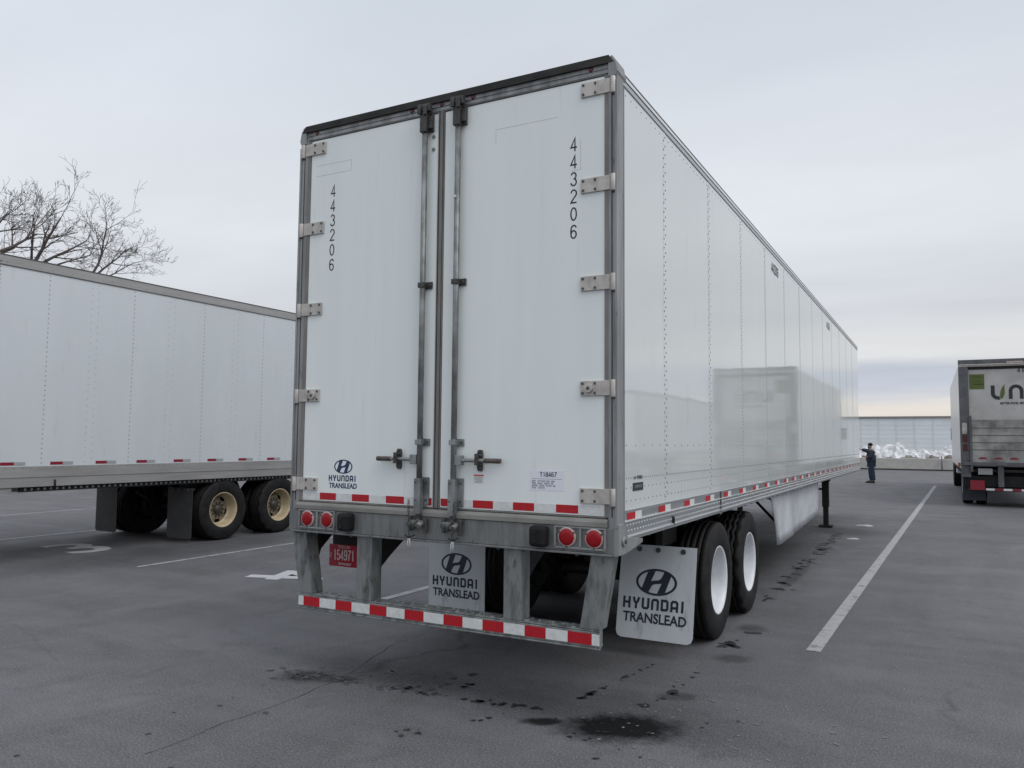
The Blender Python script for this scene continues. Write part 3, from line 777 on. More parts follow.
        mb.prism([(xc-.020, zh-.05), (xc-.012, zh-.07), (xc+.012, zh-.07), (xc+.020, zh-.05), (xc+.020, zh+.05), (xc+.012, zh+.07), (xc-.012, zh+.07), (xc-.020, zh+.05)], 'y', -.032, -.0125, 3)
        mb.box(xc-.014, xc+.014, -.075, -.066, zh-.03, zh+.045, 3); mb.box(xc-.02, xc+.02, -.066, -.0325, zh-.028, zh-.016, 3); mb.box(xc-.02, xc+.02, -.066, -.0325, zh+.030, zh+.045, 3)
        mb.cyl((xc, -.075, zh+.02), (xc, -.083, zh+.02), .008, 6, 3); mb.cyl((xc, -.032, zh+.057), (xc, -.04, zh+.057), .008, 6, 3)
        mb.build('handle', [M['rod'], M['rust'], M['rod'], M['keeper']], rod, .002)
        # seal chain
        mb = B(); cx_ = xr-.045 if not side else xr+.045
        for k in range(13):
            z = 1.30-.019*k; w = .006; tpts = [(cx_+(-.012 if side else .012)*k/6*.4+dx_, -.105+dy_, z+dz_) for dx_, dy_, dz_ in (((-w,0,-.012),(-w,0,.012),(w,0,.012),(w,0,-.012),(-w,0,-.012)) if k % 2 else ((0,-w,-.012),(0,-w,.012),(0,w,.012),(0,w,-.012),(0,-w,-.012)))]
            mb.tube(tpts, .0025, 5, 0)
        xe = cx_+(-.012 if side else .012)*.8
        mb.tube([(xe-.035, -.10, 1.072), (xe, -.108, 1.062), (xe+.045, -.10, 1.080)], .005, 6, 1)
        for q in (-.009, .009): mb.tube([(xe+q*.6, -.106, 1.055), (xe+q, -.108, 1.02), (xe+q*.6-.004, -.106, .99)], .0028, 5, 2)
        mb.build('seal_chain', [M['bolt'], M['chassis'], M['white_tape']], rod)
        # tape on the door bottom
        reds = cfg['door_red'][side]; prev = x0+.004
        for k, (a, b_) in enumerate(reds + [(x1-.004, x1-.004)]):
            if a-prev > .004:
                mb = B(); mb.box(prev, a-.001, -.0138, -.0122, 1.272, 1.322, 0); mb.build('reflective_tape', M['white_tape'], door)
            if b_ > a:
                mb = B(); mb.box(a, b_, -.0138, -.0122, 1.272, 1.322, 0); mb.build('reflective_tape', M['red_tape'], door)
            prev = b_+.001
        if cfg.get('marks'):
            mb = B(); xd = -.288 if side else -2.268; zt_ = 3.600 if side else 3.585
            put_digits(mb, '443206', .090, (xd, -.0122, zt_), '-y', sx=.86, wt=.105, vertical=True, vstep=1.255)
            mb.build('number', M['ink'], door)
            # ghost outlines where decals were
            mb = B()
            segs = ([(-.86,3.80,-.40,3.80),(-.86,3.80,-.86,3.70),(-.24,3.62,-.24,3.43),(-.30,3.43,-.24,3.43)] if side else [(-2.44,3.80,-2.10,3.80),(-2.10,3.80,-2.10,3.72),(-2.44,3.72,-2.10,3.72)])
            for a0, c0, a1, c1 in segs:
                mb = B(); mb.box(min(a0,a1)-.001, max(a0,a1)+.001, -.0126, -.0121, min(c0,c1)-.001, max(c0,c1)+.001, 0); mb.build('decal_outline', M['scuff'], door)
            if not side:
                mb = B(); brand_mark(mb, (-2.108, -.0126, 1.418), '-y', .250, word=True, sub=True); mb.build('maker_mark', M['inkblue'], door)
                mb = B()
                for z in (3.84, 3.75):
                    mb = B(); mb.cyl((-1.362, -.0125, z), (-1.362, -.018, z), .013, 10, 0); mb.build('rivet', M['gasket'], door)
            else:
                mb = B(); mb.box(-.583, -.345, -.0135, -.0122, 1.405, 1.530, 0)
                tg = mb.build('paper_label', M['paper'], door)
                mb = B(); put_digits(mb, 'T18467', .030, (-.455, -.0138, 1.505), '-y', wt=.15)
                mb.box(-.57, -.36, -.0140, -.0137, 1.476, 1.4775, 0)
                for k, ln in enumerate(('UNIT    53 FT DRY VAN   2020', 'TIRES   GOOD   LIGHTS  OK', 'DOORS   GOOD   FLOOR   OK', 'DATE    01/24  BY')):
                    put_text(mb, ln, .015, (-.57, -.0142, 1.462-.014*k), '-y', extrude=.0002, align='LEFT', sx=.8)
                mb.build('printing', M['ink'], tg)
                mb = B(); mb.box(-1.0, -.925, -.0135, -.0122, 1.435, 1.49, 0); tg = mb.build('warning_label', M['white_tape'], door)
                mb = B(); mb.box(-1.0, -.925, -.0142, -.0136, 1.482, 1.4905, 0); mb.build('stripe', M['capred'], tg)
                mb = B()
                for k in range(3): mb.box(-.99, -.935, -.0142, -.0136, 1.467-.013*k, 1.4695-.013*k, 0)
                mb.build('printing', M['inkblack'], tg)
                # white tie around the rod
                mb = B(); mb.box(xr-.022, xr+.006, -.080, -.072, 3.36, 3.375, 0); mb.build('tie', M['white_tape'], rod)
    # centre seam strip
    mb = B(); mb.box(-1.308, -1.282, -.018, .02, 1.256, 4.016, 0); mb.build('centre_strip', M['centre'], root, .003)
    # tail lamps and dock bumpers
    for xl in ((-2.408, -2.222), (-.312, -.132)):
        xa, xb = min(xl)-.085, max(xl)+.075
        mb = B(); mb.box(xa, xb, -.048, -.0355, 1.060, 1.072, 0); mb.box(xa, xb, -.048, -.0355, 1.185, 1.1955, 0)
        mid = sum(xl)/2
        for x in (xa, mid-.006, xb-.012): mb.box(x, x+.012, -.052, -.0355, 1.073, 1.184, 0)
        mb.build('lamp_housing', M['frame'], root, .002)
        for x in xl:
            mb = B(); z = 1.130
            mb.lathe([(.060, -.0355), (.060, -.048), (.050, -.052), (.049, -.046)], (x, 0, z), 'y', 28, 0)
            t = mb.build('tail_light', M['bezel'], root)
            mb = B(); mb.lathe([(.050, -.044), (.050, -.053), (.046, -.057), (.025, -.059), (.001, -.0595)], (x, 0, z), 'y', 28, 0); mb.build('lens', M['lens'], t)
            for a in (R(30), R(150), R(270)):
                mb = B(); mb.cyl((x+.057*math.cos(a), -.048, z+.057*math.sin(a)), (x+.057*math.cos(a), -.056, z+.057*math.sin(a)), .006, 6, 0); mb.build('screw', M['bolt'], t)
    for xa, s in ((-2.078, 1), (-.545, -1)):
        mb = B(); mb.box(xa, xa+.115, -.115, -.0355, 1.062, 1.192, 0)
        db = mb.build('dock_bumper', M['black'], root, .022)
        for z in (1.10, 1.155):
            mb = B(); mb.cyl((xa+.045, -.1155, z), (xa+.045, -.121, z), .011, 6, 0); mb.build('bolt', M['chassis'], db)
    # rear underride guard
    mb = B(); z0g, z1g = .470, .572
    mb.prism([(-2.512,-.022), (-.098,-.022), (-.135,.10), (-2.475,.10)], 'z', z0g+.012, z1g, 0); mb.prism([(-2.508,-.028), (-.10,-.028), (-.135,.108), (-2.475,.108)], 'z', z0g, z0g+.0115, 0); mb.prism([(-2.508,-.012), (-.102,-.012), (-.138,.108), (-2.475,.108)], 'z', z1g+.0005, z1g+.010, 0)
    guard = mb.build('rear_guard', M['post'], root, .004)
    ed = [-2.492,-2.443,-2.289,-2.139,-1.992,-1.831,-1.684,-1.531,-1.374,-1.214,-1.066,-.914,-.759,-.608,-.462,-.313,-.155,-.105]
    for k in range(len(ed)-1):
        mb = B(); mb.box(ed[k], ed[k+1]-.001, -.0245, -.0222, .496, .562, 0)
        mb.build('reflective_tape', M['white_tape'] if k % 2 == 0 else M['red_tape'], guard)
    def post(a0, a1, b0, b1):
        mb = B(); z1_, z0_ = 1.028, z1g+.011
        t = .012
        for (p, q, r_, s_, ya, yb) in ((a0, a1, b0, b1, -.012, 0), (a0, a0+t, b0, b0+t, 0.0005, .105), (a1-t, a1, b1-t, b1, 0.0005, .105)):
            mb.add([(r_,ya,z0_),(s_,ya,z0_),(s_,yb,z0_),(r_,yb,z0_),(p,ya,z1_),(q,ya,z1_),(q,yb,z1_),(p,yb,z1_)],
                   [(0,3,2,1),(4,5,6,7),(0,1,5,4),(1,2,6,5),(2,3,7,6),(3,0,4,7)])
        return mb.build('guard_post', M['post'], guard, .003)
    post(-2.585, -2.450, -2.500, -2.372); post(-1.965, -1.833, -1.965, -1.833); post(-.770, -.640, -.770, -.640); post(-.165, -.030, -.240, -.108)
    for x, yy, zl in ((-2.44, .17, .80), (-1.895, .40, .745), (-.705, .40, .745)) if cfg.get('marks') else ():
        mb = B(); mb.prism([(.107, 1.025), (yy+.19, 1.025), (yy+.12, 1.0), (yy*.6+.04, .5*(zl+1.0)-.01), (.107, zl)], 'x', x-.006, x+.006); mb.build('gusset', M['chassis'], guard)
    for x in (-2.52, -2.40, -2.0, -1.80, -.80, -.62, -.25):
        mb = B(); mb.cyl((x, -.03, 1.018), (x, -.03, 1.0295), .012, 6, 0); mb.build('bolt', M['bolt'], guard)
    mb = B()
    for k in range(70):
        mb.dome((random.uniform(-2.35, -.25), random.uniform(-.002, .09), z1g+.0105), (0,0,1), random.uniform(.005, .022), random.uniform(.003, .009), 7, 0)
    tag(mb.build('grit', M['post'], guard), kind='stuff')
    # licence plate under the sill
    mb = B(); mb.box(-2.492, -2.185, .30, .304, .738, .905, 0); mb.box(-2.47, -2.08, .312, .34, .905, .99, 1); mb.box(-2.46,-2.20,.3045,.309,.85,.99,1)
    pl = mb.build('licence_plate', [M['plate'] if cfg.get('marks') else M['white_tape'], M['chassis']], root, .002)
    if cfg.get('marks'):
        mb = B(); put_digits(mb, '154971', .080, (-2.346, .299, .826), '-y', sx=.66, wt=.13)
        put_text(mb, 'MISSOURI', .032, (-2.345, .299, .886), '-y', sx=.85); put_text(mb, 'PERMANENT', .025, (-2.335, .299, .758), '-y', sx=.9, bold=.0005)
        put_text(mb, 'TRL', .026, (-2.474, .299, .82), '-y', rot=R(90)); mb.build('lettering', M['platetxt'], pl)
    # bogie
    ay = cfg['axles']
    mb = B()
    for x in (-.93, -TX+.93):
        mb.box(x-.06, x+.06, ay[0]-1.1, ay[1]+1.5, .96, 1.07, 0)
        for a in ay:
            mb.prism([(a-.42, .96), (a-.25, .96), (a-.05, .58), (a+.05, .42), (a-.15, .45)], 'x', x-.04, x+.04, 0)
            mb.cyl((x, a+.2, .60), (x, a+.2, .95), .12, 14, 0)
            mb.tube([(x+.09, a+.1, .42), (x+.09, a-.55, .78)], .03, 8, 0)
        mb.box(x-.07, x+.07, ay[0]+.45, ay[0]+.75, .70, .96, 0)
    mb.box(-TX+.9, -.9, ay[0]-.9, ay[0]-.8, .90, 1.04, 0); mb.box(-TX+.9, -.9, ay[1]+.7, ay[1]+.8, .90, 1.04, 0)
    mb.cyl((-1.8, ay[0]+.62, .80), (-.8, ay[0]+.62, .80), .14, 18, 0)
    mb.build('suspension', M['chassis'], root)
    for a in ay:
        mb = B(); mb.cyl((-TX+.35, a, .51), (-.35, a, .51), .065, 14, 0)
        for x in (-.72, -TX+.72): mb.cyl((x-.08, a, .51), (x+.08, a, .51), .21, 20, 0)
        mb.build('axle', M['chassis'], root)
    for i, a in enumerate(ay):
        for s in (1, -1):
            outer = -.165 if s > 0 else -TX+.165; inner = outer - s*.335
            make_wheel(root, (outer+H, a, .508), s, cfg['rim'], i == 1)
            make_wheel(root, (inner+H, a, .508), -s, 'dark', i == 1)
    # mud flaps
    for k, (xa, xb) in enumerate(cfg['flaps']):
        fy = cfg['flap_y'] - (.06 if cfg.get('marks') and k == 0 else 0); mb = B(); za, zb_ = cfg['flap_z']; r_ = .045
        out = [(xa+r_, za), (xa+.013, za+.013), (xa, za+r_), (xa+.0, zb_), (xb, zb_), (xb, za+r_), (xb-.013, za+.013), (xb-r_, za)]
        rows = 9; vs_ = []; fs = []
        mb.prism(out, 'y', 0, .008, 0)
        lean = cfg.get('flap_lean', .0)*(k == 1)
        for v in mb.v: v.y += fy + lean*(zb_-v.z)
        m_f = M['flap_s'] if cfg.get('marks') else M['flap_b']
        fl = mb.build('mud_flap', m_f, root)
        if cfg.get('marks'):
            mb = B(); brand_mark(mb, ((xa+xb)/2, fy-.0010, (za+zb_)/2-.122), '-y', (xb-xa)*.80)
            for v in mb.v: v.y += lean*(zb_-v.z)
            mb.build('maker_mark', M['ink'], fl)
        for q in (.25, .5, .83):
            mb = B(); mb.cyl((xa+(xb-xa)*q, fy-.016, zb_-.035), (xa+(xb-xa)*q, fy, zb_-.035), .021, 14, 0); mb.build('bolt', M['bolt'], fl)
        mb = B(); mb.box(xa-.02, xb-.01, fy+.01, fy+.06, zb_-.04, zb_-.005, 0); mb.box((xa+xb)/2-.03, (xa+xb)/2+.03, fy+.01, fy+.4, zb_-.003, 1.03, 0)
        mb.build('bracket', M['chassis'], fl)
    # side skirts
    if cfg.get('skirt'):
        for s, xc in ((1, -.13), (-1, -TX+.13)):
            ys_ = [4.95, 5.3, 5.9, 6.85, 7.6, 8.5, 9.35, 9.4]
            mb = MB(OFF); y_a = [4.90, 5.02, 5.10, 5.24, 5.36, 5.42]; n_z = 5; cols = []
            ybs = [0, .18, .9, 1.62, 1.625, 2.9, 3.8, 4.25]
            zbot = [.415, .41, .425, .44, .44, .48, .51, .53]
            grid = []
            for ci, yb in enumerate(ybs):
                for k in range(n_z+1):
                    t = k/n_z; z = 1.10 + (zbot[ci]-1.10)*t
                    y = 5.66 + .50*t*(1 - min(1, yb/1.6)) + yb*(1.0 if yb > 1.6 else 1.0) + (.0 if yb <= 1.6 else .5*0)
                    x = xc + s*(.010*math.sin(t*3.1) - .01*t + (.0 if ci > 0 else -.03) + (-.012 if ci >= 4 else 0)) + s*.006*math.sin(yb*2.1+t*3)
                    grid.append((x, y, z))
            nr = n_z+1
            fs = [(c*nr+k, (c+1)*nr+k, (c+1)*nr+k+1, c*nr+k+1) for c in range(len(ybs)-1) for k in range(n_z)]
            mb.add(grid, fs, 0, True)
            sk = mb.build('side_skirt', M['skirt'], root); so = sk.modifiers.new('thick', 'SOLIDIFY'); so.thickness = .008
            mb = B()
            for y in (6.5, 7.4, 8.5, 9.6): mb.tube([(xc-s*.06, y, .62), (xc-s*.5, y, 1.08)], .02, 6, 0)
            mb.box(*sorted((xc-s*.09, xc-s*.055)), 5.75, 9.8, 1.02, 1.08, 0)
            mb.build('skirt_brace', M['chassis'], sk)
    # landing gear
    for s, xc in ((1, -.42), (-1, -TX+.42)):
        ly = cfg['leg_y']
        mb = B(); mb.box(xc-.065, xc+.065, ly-.065, ly+.065, .42, 1.10, 0); mb.box(xc-.05, xc+.05, ly-.05, ly+.05, .05, .4195, 0); mb.box(xc-.13, xc+.13, ly-.13, ly+.13, 0.005, .05, 0)
        mb.tube([(xc, ly+.05, .55), (xc, ly+.7, 1.08)], .022, 6, 0)
        mb.box(xc-.09, xc+.09, ly-.09, ly+.09, .95, 1.08, 0)
        mb.build('landing_leg', M['chassis'], root, .006)
    mb = B(); mb.cyl((-.42, cfg['leg_y'], .78), (-TX+.42, cfg['leg_y'], .78), .02, 8, 0); mb.build('cross_shaft', M['chassis'], root)
    if cfg.get('marks'):
        # side lettering near the rear corner and unit number high up
        mb = B(); mb.box(.0002, .0014, .275, .465, 1.405, 1.455, 0); bd = mb.build('badge', M['inkblack'], root)
        mb = B(); put_text(mb, 'COMPOSITE', .026, (.0020, .37, 1.43), '+x', extrude=.0002); mb.build('lettering', M['grey_tape'], bd)
        mb = B(); brand_mark(mb, (.0006, .31, 1.487), '+x', .05, word=False, sub=False); put_text(mb, 'HYUNDAI', .030, (.0010, .40, 1.488), '+x', sx=.8, extrude=.0002, bold=.0008); mb.build('maker_mark', M['ink'], root)
        for y in (5.34, 10.5):
            mb = B(); put_digits(mb, '443206', .115, (.0010, y, 3.815), '+x', wt=.15); mb.build('number', M['ink'], root)
        # hose and side marker
        mb = B(); mb.tube([(.006, 1.10, 1.185), (.012, 1.10, 1.17), (.010, 1.10, 1.125)], .010, 6, 0); mb.build('side_marker', M['chassis'], root)
    if cfg.get('slider'):
        mb = B(); mb.box(-.10, -.06, .55, 6.6, .975, cfg['z_rail']-.001, 0)
        mb.box(-.08, -.02, .0, .42, cfg['z_rail']-.045, cfg['z_rail']-.001, 1)
        for y in frange(.62, 6.4, .088): mb.cyl((-.0595, y, 1.010), (-.057, y, 1.010), .018, 8, 1)
        mb.build('slider_rail', [M['chassis'], M['alum_w']], root)
        mb = B(); mb.tube([(.003, .98, 1.125), (.02, .98, 1.12), (.015, .98, 1.0)], .012, 6, 0); mb.build('side_marker', M['chassis'], root)
    return root

M['centre'] = mat('worn grey seal', (.23,.215,.205), .65, col2=(.15,.14,.135), nscale=5, scale=(1,1,.4))
M['rivet'] = mat('dull rivet head', (.13,.14,.15), .6)
M['gutter'] = mat('shaded dark gutter', (.018,.018,.019), .7, spec=.3, col2=(.04,.038,.036), nscale=5, scale=(1,4,4))
M['keeper'] = mat('dark keeper steel', (.085,.083,.083), .55, .4, col2=(.045,.045,.045), nscale=14)
M['scuff'] = mat('faint grey scuff', (.40,.43,.44), .6)

main_door = {0: [(-2.322,-2.17), (-2.021,-1.867), (-1.717,-1.562), (-1.385,-1.332)], 1: [(-1.258,-1.192), (-1.004,-.853), (-.705,-.554), (-.40,-.251)]}
trailer(dict(name='semi_trailer', label='big white dry van trailer in the centre with silver lettered mud flaps and white wheels',
             loc=(-TX/2, 0, 0), len=16.15, side=M['side'], z_panel=1.302, z_top=3.975, z_rail=1.105, y0=.962, sp=1.2506, rivet=.0078,
             tape_z=(1.222, 1.276), tape_y=.155, tape_sp=.620, tape_w=.145, tape_x=.0045, door_red=main_door, axles=(2.60, 3.86), rim='white',
             flaps=((-2.575, -1.965), (-.665, -.030)), flap_y=1.86, flap_lean=-.22, flap_z=(.135, .865), skirt=True, leg_y=13.15, marks=True, group='parked semi-trailers'))
left_trailer = trailer(dict(name='semi_trailer', label='white dry van trailer on the left with black mud flaps and cream wheels',
             loc=(-9.04-TX/2, 1.17, 0), len=16.15, side=M['side_l'], z_panel=1.330, z_top=3.975, z_rail=1.045, y0=.80, sp=1.312, rivet=.0085, double=False, mid=True, rows=False, warm=True,
             tape_z=(1.338, 1.378), tape_y=.245, tape_sp=.664, tape_w=.175, tape_x=.0008, door_red=main_door, axles=(3.97, 5.27), rim='cream',
             flaps=((-2.50, -1.93), (-.62, -.03)), flap_y=3.31, flap_z=(.07, .90), leg_y=12.6, slider=True, corner_bracket=False, group='parked semi-trailers'))

# a third trailer further right, outside the frame: it shows only as a reflection in the big trailer's side
third = copy_tree(left_trailer)
third.location = (11.6, 30.0, 0)
third['label'] = 'white dry van trailer beyond the box truck, mirrored in the glossy trailer side'
# ------------------------------------------------------------------ box truck with lift gate
M['truckside'] = mat('white truck side', (.66,.67,.66), .3, col2=(.58,.58,.57), nscale=2, bump=.2, bscale=1)
M['grime'] = mat('road grime on lift gate', (.36,.355,.345), .55, .2, col2=(.14,.138,.132), nscale=1.4, lo=.42, hi=.62, detail=6)
M['truckdoor'] = mat('white roll door', (.47,.465,.46), .5, col2=(.38,.375,.365), nscale=2.4)
M['truckframe'] = mat('grey truck rear frame', (.13,.135,.145), .5, .2, col2=(.08,.083,.09), nscale=4)
M['bluegrey'] = mat('dark blue grey paint', (.035,.042,.06), .5)
M['green'] = mat('olive green decal', (.10,.135,.025), .5, col2=(.075,.105,.02), nscale=30)
M['glass'] = mat('dark glass', (.02,.025,.03), .05, spec=.8)
M['lamp_amber'] = mat('amber lamp lens', (.42,.12,.03), .35)
tk = thing('box_truck', 'white box truck with raised lift gate and a green leaf logo, parked right', 'truck', (3.53, 21.5, 0), .011); tk.scale = (1, 1, 1.022)
W2 = 1.30
mb = MB(); mb.box(W2-.05, W2, .1, 11.6, 1.02, 3.98); mb.build('side_wall', M['truckside'], tk, .005)
mb = MB(); mb.box(-W2, -W2+.05, .1, 11.6, 1.02, 3.98)
for y in frange(.7, 11.4, .6):
    for z in frange(1.1, 3.9, .15): mb.dome((-W2, y, z), (-1,0,0), .006, .003, 5)
mb.build('side_wall', M['truckside'], tk, .005)
mb = MB(); mb.prism([(-W2, 3.98), (-W2+.05, 4.04), (W2-.05, 4.04), (W2, 3.98)], 'y', .1, 11.6); mb.build('roof', M['truckside'], tk)
mb = MB(); mb.box(-W2, W2, 11.6, 11.68, 1.02, 4.02); mb.build('front_wall', M['truckside'], tk, .03)
mb = MB(); mb.box(-W2+.02, W2-.02, .1, 11.6, .95, 1.02)
for y in frange(.5, 11.4, .5): mb.box(-W2+.04, W2-.04, y, y+.06, .86, .9495)
mb.build('floor', M['under'], tk)
mb = MB()
mb.box(-W2-.03, -W2+.21, -.02, .10, .80, 3.86, 0); mb.box(W2-.21, W2+.03, -.02, .10, .80, 3.86, 0)
mb.box(-W2-.03, W2+.03, -.04, .10, 3.93, 4.06, 0); mb.box(-W2-.03, W2+.03, -.02, .10, 3.861, 3.929, 2); mb.box(-W2+.211, W2-.211, .03, .10, 3.79, 3.86, 1)  # last box: black strip painting the header's shadow above the roll door
mb.box(-W2-.01, W2+.01, -.06, -.0405, 3.90, 3.93, 2)
mb.build('rear_frame', [M['truckframe'], M['chassis'], M['hinge']], tk, .01)
for x, w in ((-.15, .4), (.55, .35), (1.0, .2)):
    mb = MB(); mb.box(x, x+w, -.046, -.0402, 3.94, 3.985, 0); mb.build('clearance_light', M['bezel'], tk, .004)
mb = MB(); mb.box(-W2+.215, W2-.215, .055, .09, 1.10, 3.785)
door = mb.build('roll_door', M['truckdoor'], tk)
mb = MB(); mb.box(-1.055, -.69, .049, .0545, 3.24, 3.655); gd = mb.build('decal', M['green'], door)
mb = MB(); put_text(mb, 'ORGANIC', .055, (-.872, .047, 3.58), '-y'); put_text(mb, 'NATURAL', .055, (-.872, .047, 3.46), '-y'); mb.box(-.98,-.70,.047,.0485,3.36,3.39); mb.build('printing', mat('dark green ink', (.03,.05,.01), .5), gd)
mb = MB(); put_digits(mb, '482377', .115, (.42, .053, 3.74), '-y', wt=.17, pitch=.95); mb.build('number', M['inkblack'], door)
# logo: u, n, f, i strokes with a leaf as the right stem of the u
mb = MB(); zc = 2.955
def st_(pts, w):
    v, f = ribbon(pts, w); put(mb, v, f, (-.12, .052, 0), '-y')
st_([(-.37, zc+.38), (-.37, zc+.19)] + arc(-.24, zc+.16, .13, 180, 285, 8), .095)
st_([(.055, zc), (.055, zc+.22)] + arc(.185, zc+.22, .13, 180, 0, 10) + [(.315, zc)], .09)
st_([(.45, zc), (.45, zc+.33)] + arc(.55, zc+.33, .10, 180, 90, 6) + [(.62, zc+.43)], .08); st_([(.495, zc+.235), (.60, zc+.235)], .06)
st_([(.74, zc), (.74, zc+.30)], .08)
put_text(mb, 'BETTER FOOD. BETTER FUTURE.', .078, (.16, .052, zc-.12), '-y', sx=.86, bold=.0035)
mb.build('logo', M['inkblack'], door)
mb = MB(); mb.prism([(-.31, zc), (-.26, zc+.02), (-.205, zc+.14), (-.205, zc+.36), (-.19, zc+.42), (-.26, zc+.33), (-.305, zc+.22), (-.32, zc+.10)], 'y', .051, .0545); mb.build('leaf', M['green'], door)
mb = MB()
mb.box(-W2+.26, W2-.26, -.10, -.05, 1.22, 2.385, 0)
for z in (1.55, 1.75, 1.95, 2.15): mb.box(-W2+.26, W2-.26, -.107, -.1005, z, z+.018, 1)
gate = mb.build('lift_gate', [M['grime'], M['truckframe']], tk, .006)
for x in (-.80, -.42, -.05, .35, .75):
    mb = MB(); p = [(x-.10, 1.30), (x+.10, 1.305), (x+.11, 1.335), (x, 1.36), (x-.09, 1.34)]; mb.prism(p, 'y', -.1035, -.1005); mb.build('reflective_tape', M['dred_tape'], gate)
mb = MB()
for s in (-1, 1):
    mb.box(*sorted((s*(W2-.26), s*(W2-.20))), -.11, -.0205, .95, 2.5, 0)
    mb.box(*sorted((s*.30, s*.44)), -.05, .12, .55, 1.18, 0)
mb.box(-W2+.02, W2-.02, -.12, -.03, 1.13, 1.218, 0)
mb.build('gate_frame', M['truckframe'], tk, .006)
for s in (-1, 1):
    for z in (1.62, 1.87):
        mb = MB(); xc = s*(W2-.085); mb.box(xc-.055, xc+.055, -.035, -.0205, z-.095, z+.095); mb.build('tail_light', M['dlens'], tk, .01)
    mb = MB(); xc = s*(W2-.085); mb.box(xc-.06, xc+.06, -.03, -.0205, 2.0, 2.3); mb.build('frame_plate', M['hinge'], tk, .004)
mb = MB(); mb.box(-W2-.10, -W2-.035, .1, .16, 1.08, 1.20); mb.build('side_lamp', M['lamp_amber'], tk, .02)
mb = MB(); mb.box(-.92, -.57, -.045, -.035, .88, 1.05); mb.build('licence_plate', mat('plain grey plate', (.28,.29,.29), .5), tk, .004)
mb = MB(); mb.box(-1.16, 1.16, -.06, .05, .44, .52)
bp = mb.build('rear_bumper', M['chassis'], tk, .006)
for a in (-1.12, .77):
    mb = MB(); mb.box(a, a+.35, -.075, -.0605, .46, .72); mb.build('reflector_panel', M['dred_tape'], bp)
for k in range(9):
    a = -.74 + k*.21
    if a > .6: break
    mb = MB(); mb.box(a, a+.205, -.066, -.0605, .455, .51); mb.build('reflective_tape', M['white_tape'] if k % 2 == 0 else M['dred_tape'], bp)
mb = MB()
for x in (-.42, .36): mb.box(x, x+.08, .05, 12.6, .70, .9495)
mb.box(-W2+.02, W2-.02, .14, .9, .55, .84)
mb.build('chassis_rail', M['chassis'], tk)
for a in (-W2+.02, W2-.60):
    mb = MB(); mb.box(a, a+.58, .80, .82, .12, .95); mb.build('mud_flap', M['bluegrey'], tk)
def truck_wheel(x, y, s):
    w = disc_mesh(s).build('wheel', [M['rim_w'], M['hub'], M['chassis']], tk)
    w.location = (x, y, .508); copy = None
    o = bpy.data.objects.new('tyre', tyre_me); COL.objects.link(o); o.parent = w
    q = bpy.data.objects.new('rim', rim_me[s]); COL.objects.link(q); q.parent = w
tyre_me = bpy.data.objects['tyre'].data
rim_me = {1: rim_mesh(1, 'w').build('rim', M['rim_w'], tk), -1: rim_mesh(-1, 'w').build('rim', M['rim_w'], tk)}
for k in (1, -1):
    o = rim_me[k]; rim_me[k] = o.data; bpy.data.objects.remove(o)
for x, s in ((-W2+.16, -1), (-W2+.50, 1), (W2-.16, 1), (W2-.50, -1)): truck_wheel(x, 1.4, s)
for x, s in ((-W2+.20, -1), (W2-.20, 1)): truck_wheel(x, 12.8, s)
for a, r_ in ((1.4, .10), (12.8, .06)):
    mb = MB(); mb.cyl((-1.0, a, .51), (1.0, a, .51), r_); mb.build('axle', M['chassis'], tk)
# cab
mb = MB()
mb.prism([(9.8, 1.0), (9.8, 2.75), (10.15, 2.85), (11.1, 2.80), (11.65, 2.0), (12.5, 1.75), (12.75, 1.6), (12.8, .55), (11.45, .55), (11.35, .9), (11.1, 1.06), (10.5, 1.06), (10.25, .9), (10.15, .55), (9.8, .55)], 'x', -1.15, 1.15)
cab = mb.build('cab', M['truckside'], tk, .05, loc=(0, 2.0, 0))
mb = MB()
for s in (-1, 1): mb.prism([(10.05, 1.75), (10.05, 2.6), (10.95, 2.6), (11.35, 2.0), (11.35, 1.75)], 'x', *sorted((s*1.151, s*1.158)))
mb.add([(-1.0,11.17,2.74),(1.0,11.17,2.74),(1.0,11.66,2.04),(-1.0,11.66,2.04),(-1.0,11.13,2.72),(1.0,11.13,2.72),(1.0,11.62,2.02),(-1.0,11.62,2.02)], [(0,1,2,3),(4,5,6,7),(0,1,5,4),(1,2,6,5),(2,3,7,6),(3,0,4,7)])
mb.build('window', M['glass'], cab)
for s in (-1, 1):
    mb = MB(); mb.box(*sorted((s*1.17, s*1.29)), 11.05, 11.12, 1.9, 2.4); mb.tube([(s*1.15, 11.1, 2.3), (s*1.25, 11.1, 2.42)], .015, 6)
    mb.build('mirror', M['chassis'], cab, .02)

# ------------------------------------------------------------------ far side of the lot: retaining wall, snow, warehouse
wall_y = 56.0
mb = MB(); mb.box(-110, 90, wall_y, wall_y+.45, 0, .80, 0); mb.box(-110, 90, wall_y-.04, wall_y+.0, 0, .09, 1)
tag(mb.build('retaining_wall', [M['concrete'], M['under']], None, .02), 'long low pale concrete wall at the far end of the lot', 'wall')
mb = MB(); mb.add([(-110,wall_y+.4,.72),(90,wall_y+.4,.72),(90,80,.74),(-110,80,.74)], [(0,1,2,3)]); struct(mb.build('verge', M['concrete']))
M['corr'] = mat('pale blue grey cladding', (.67,.705,.74), .5, col2=(.61,.645,.68), nscale=.6, scale=(1,1,3))
M['cap'] = mat('grey roof edge flashing', (.20,.195,.19), .6)
M['cladseam'] = mat('darker cladding seam', (.58,.62,.66), .6)
wh = thing('warehouse', 'long low warehouse with pale blue grey cladding behind the snow', 'building', (-10, 62, 0))
mb = MB(); mb.box(-100, 95, 0, 40, .5, 3.70, 0)
for z in frange(1.2, 3.5, .33): mb.box(-100, 95, -.012, -.001, z, z+.022, 1)
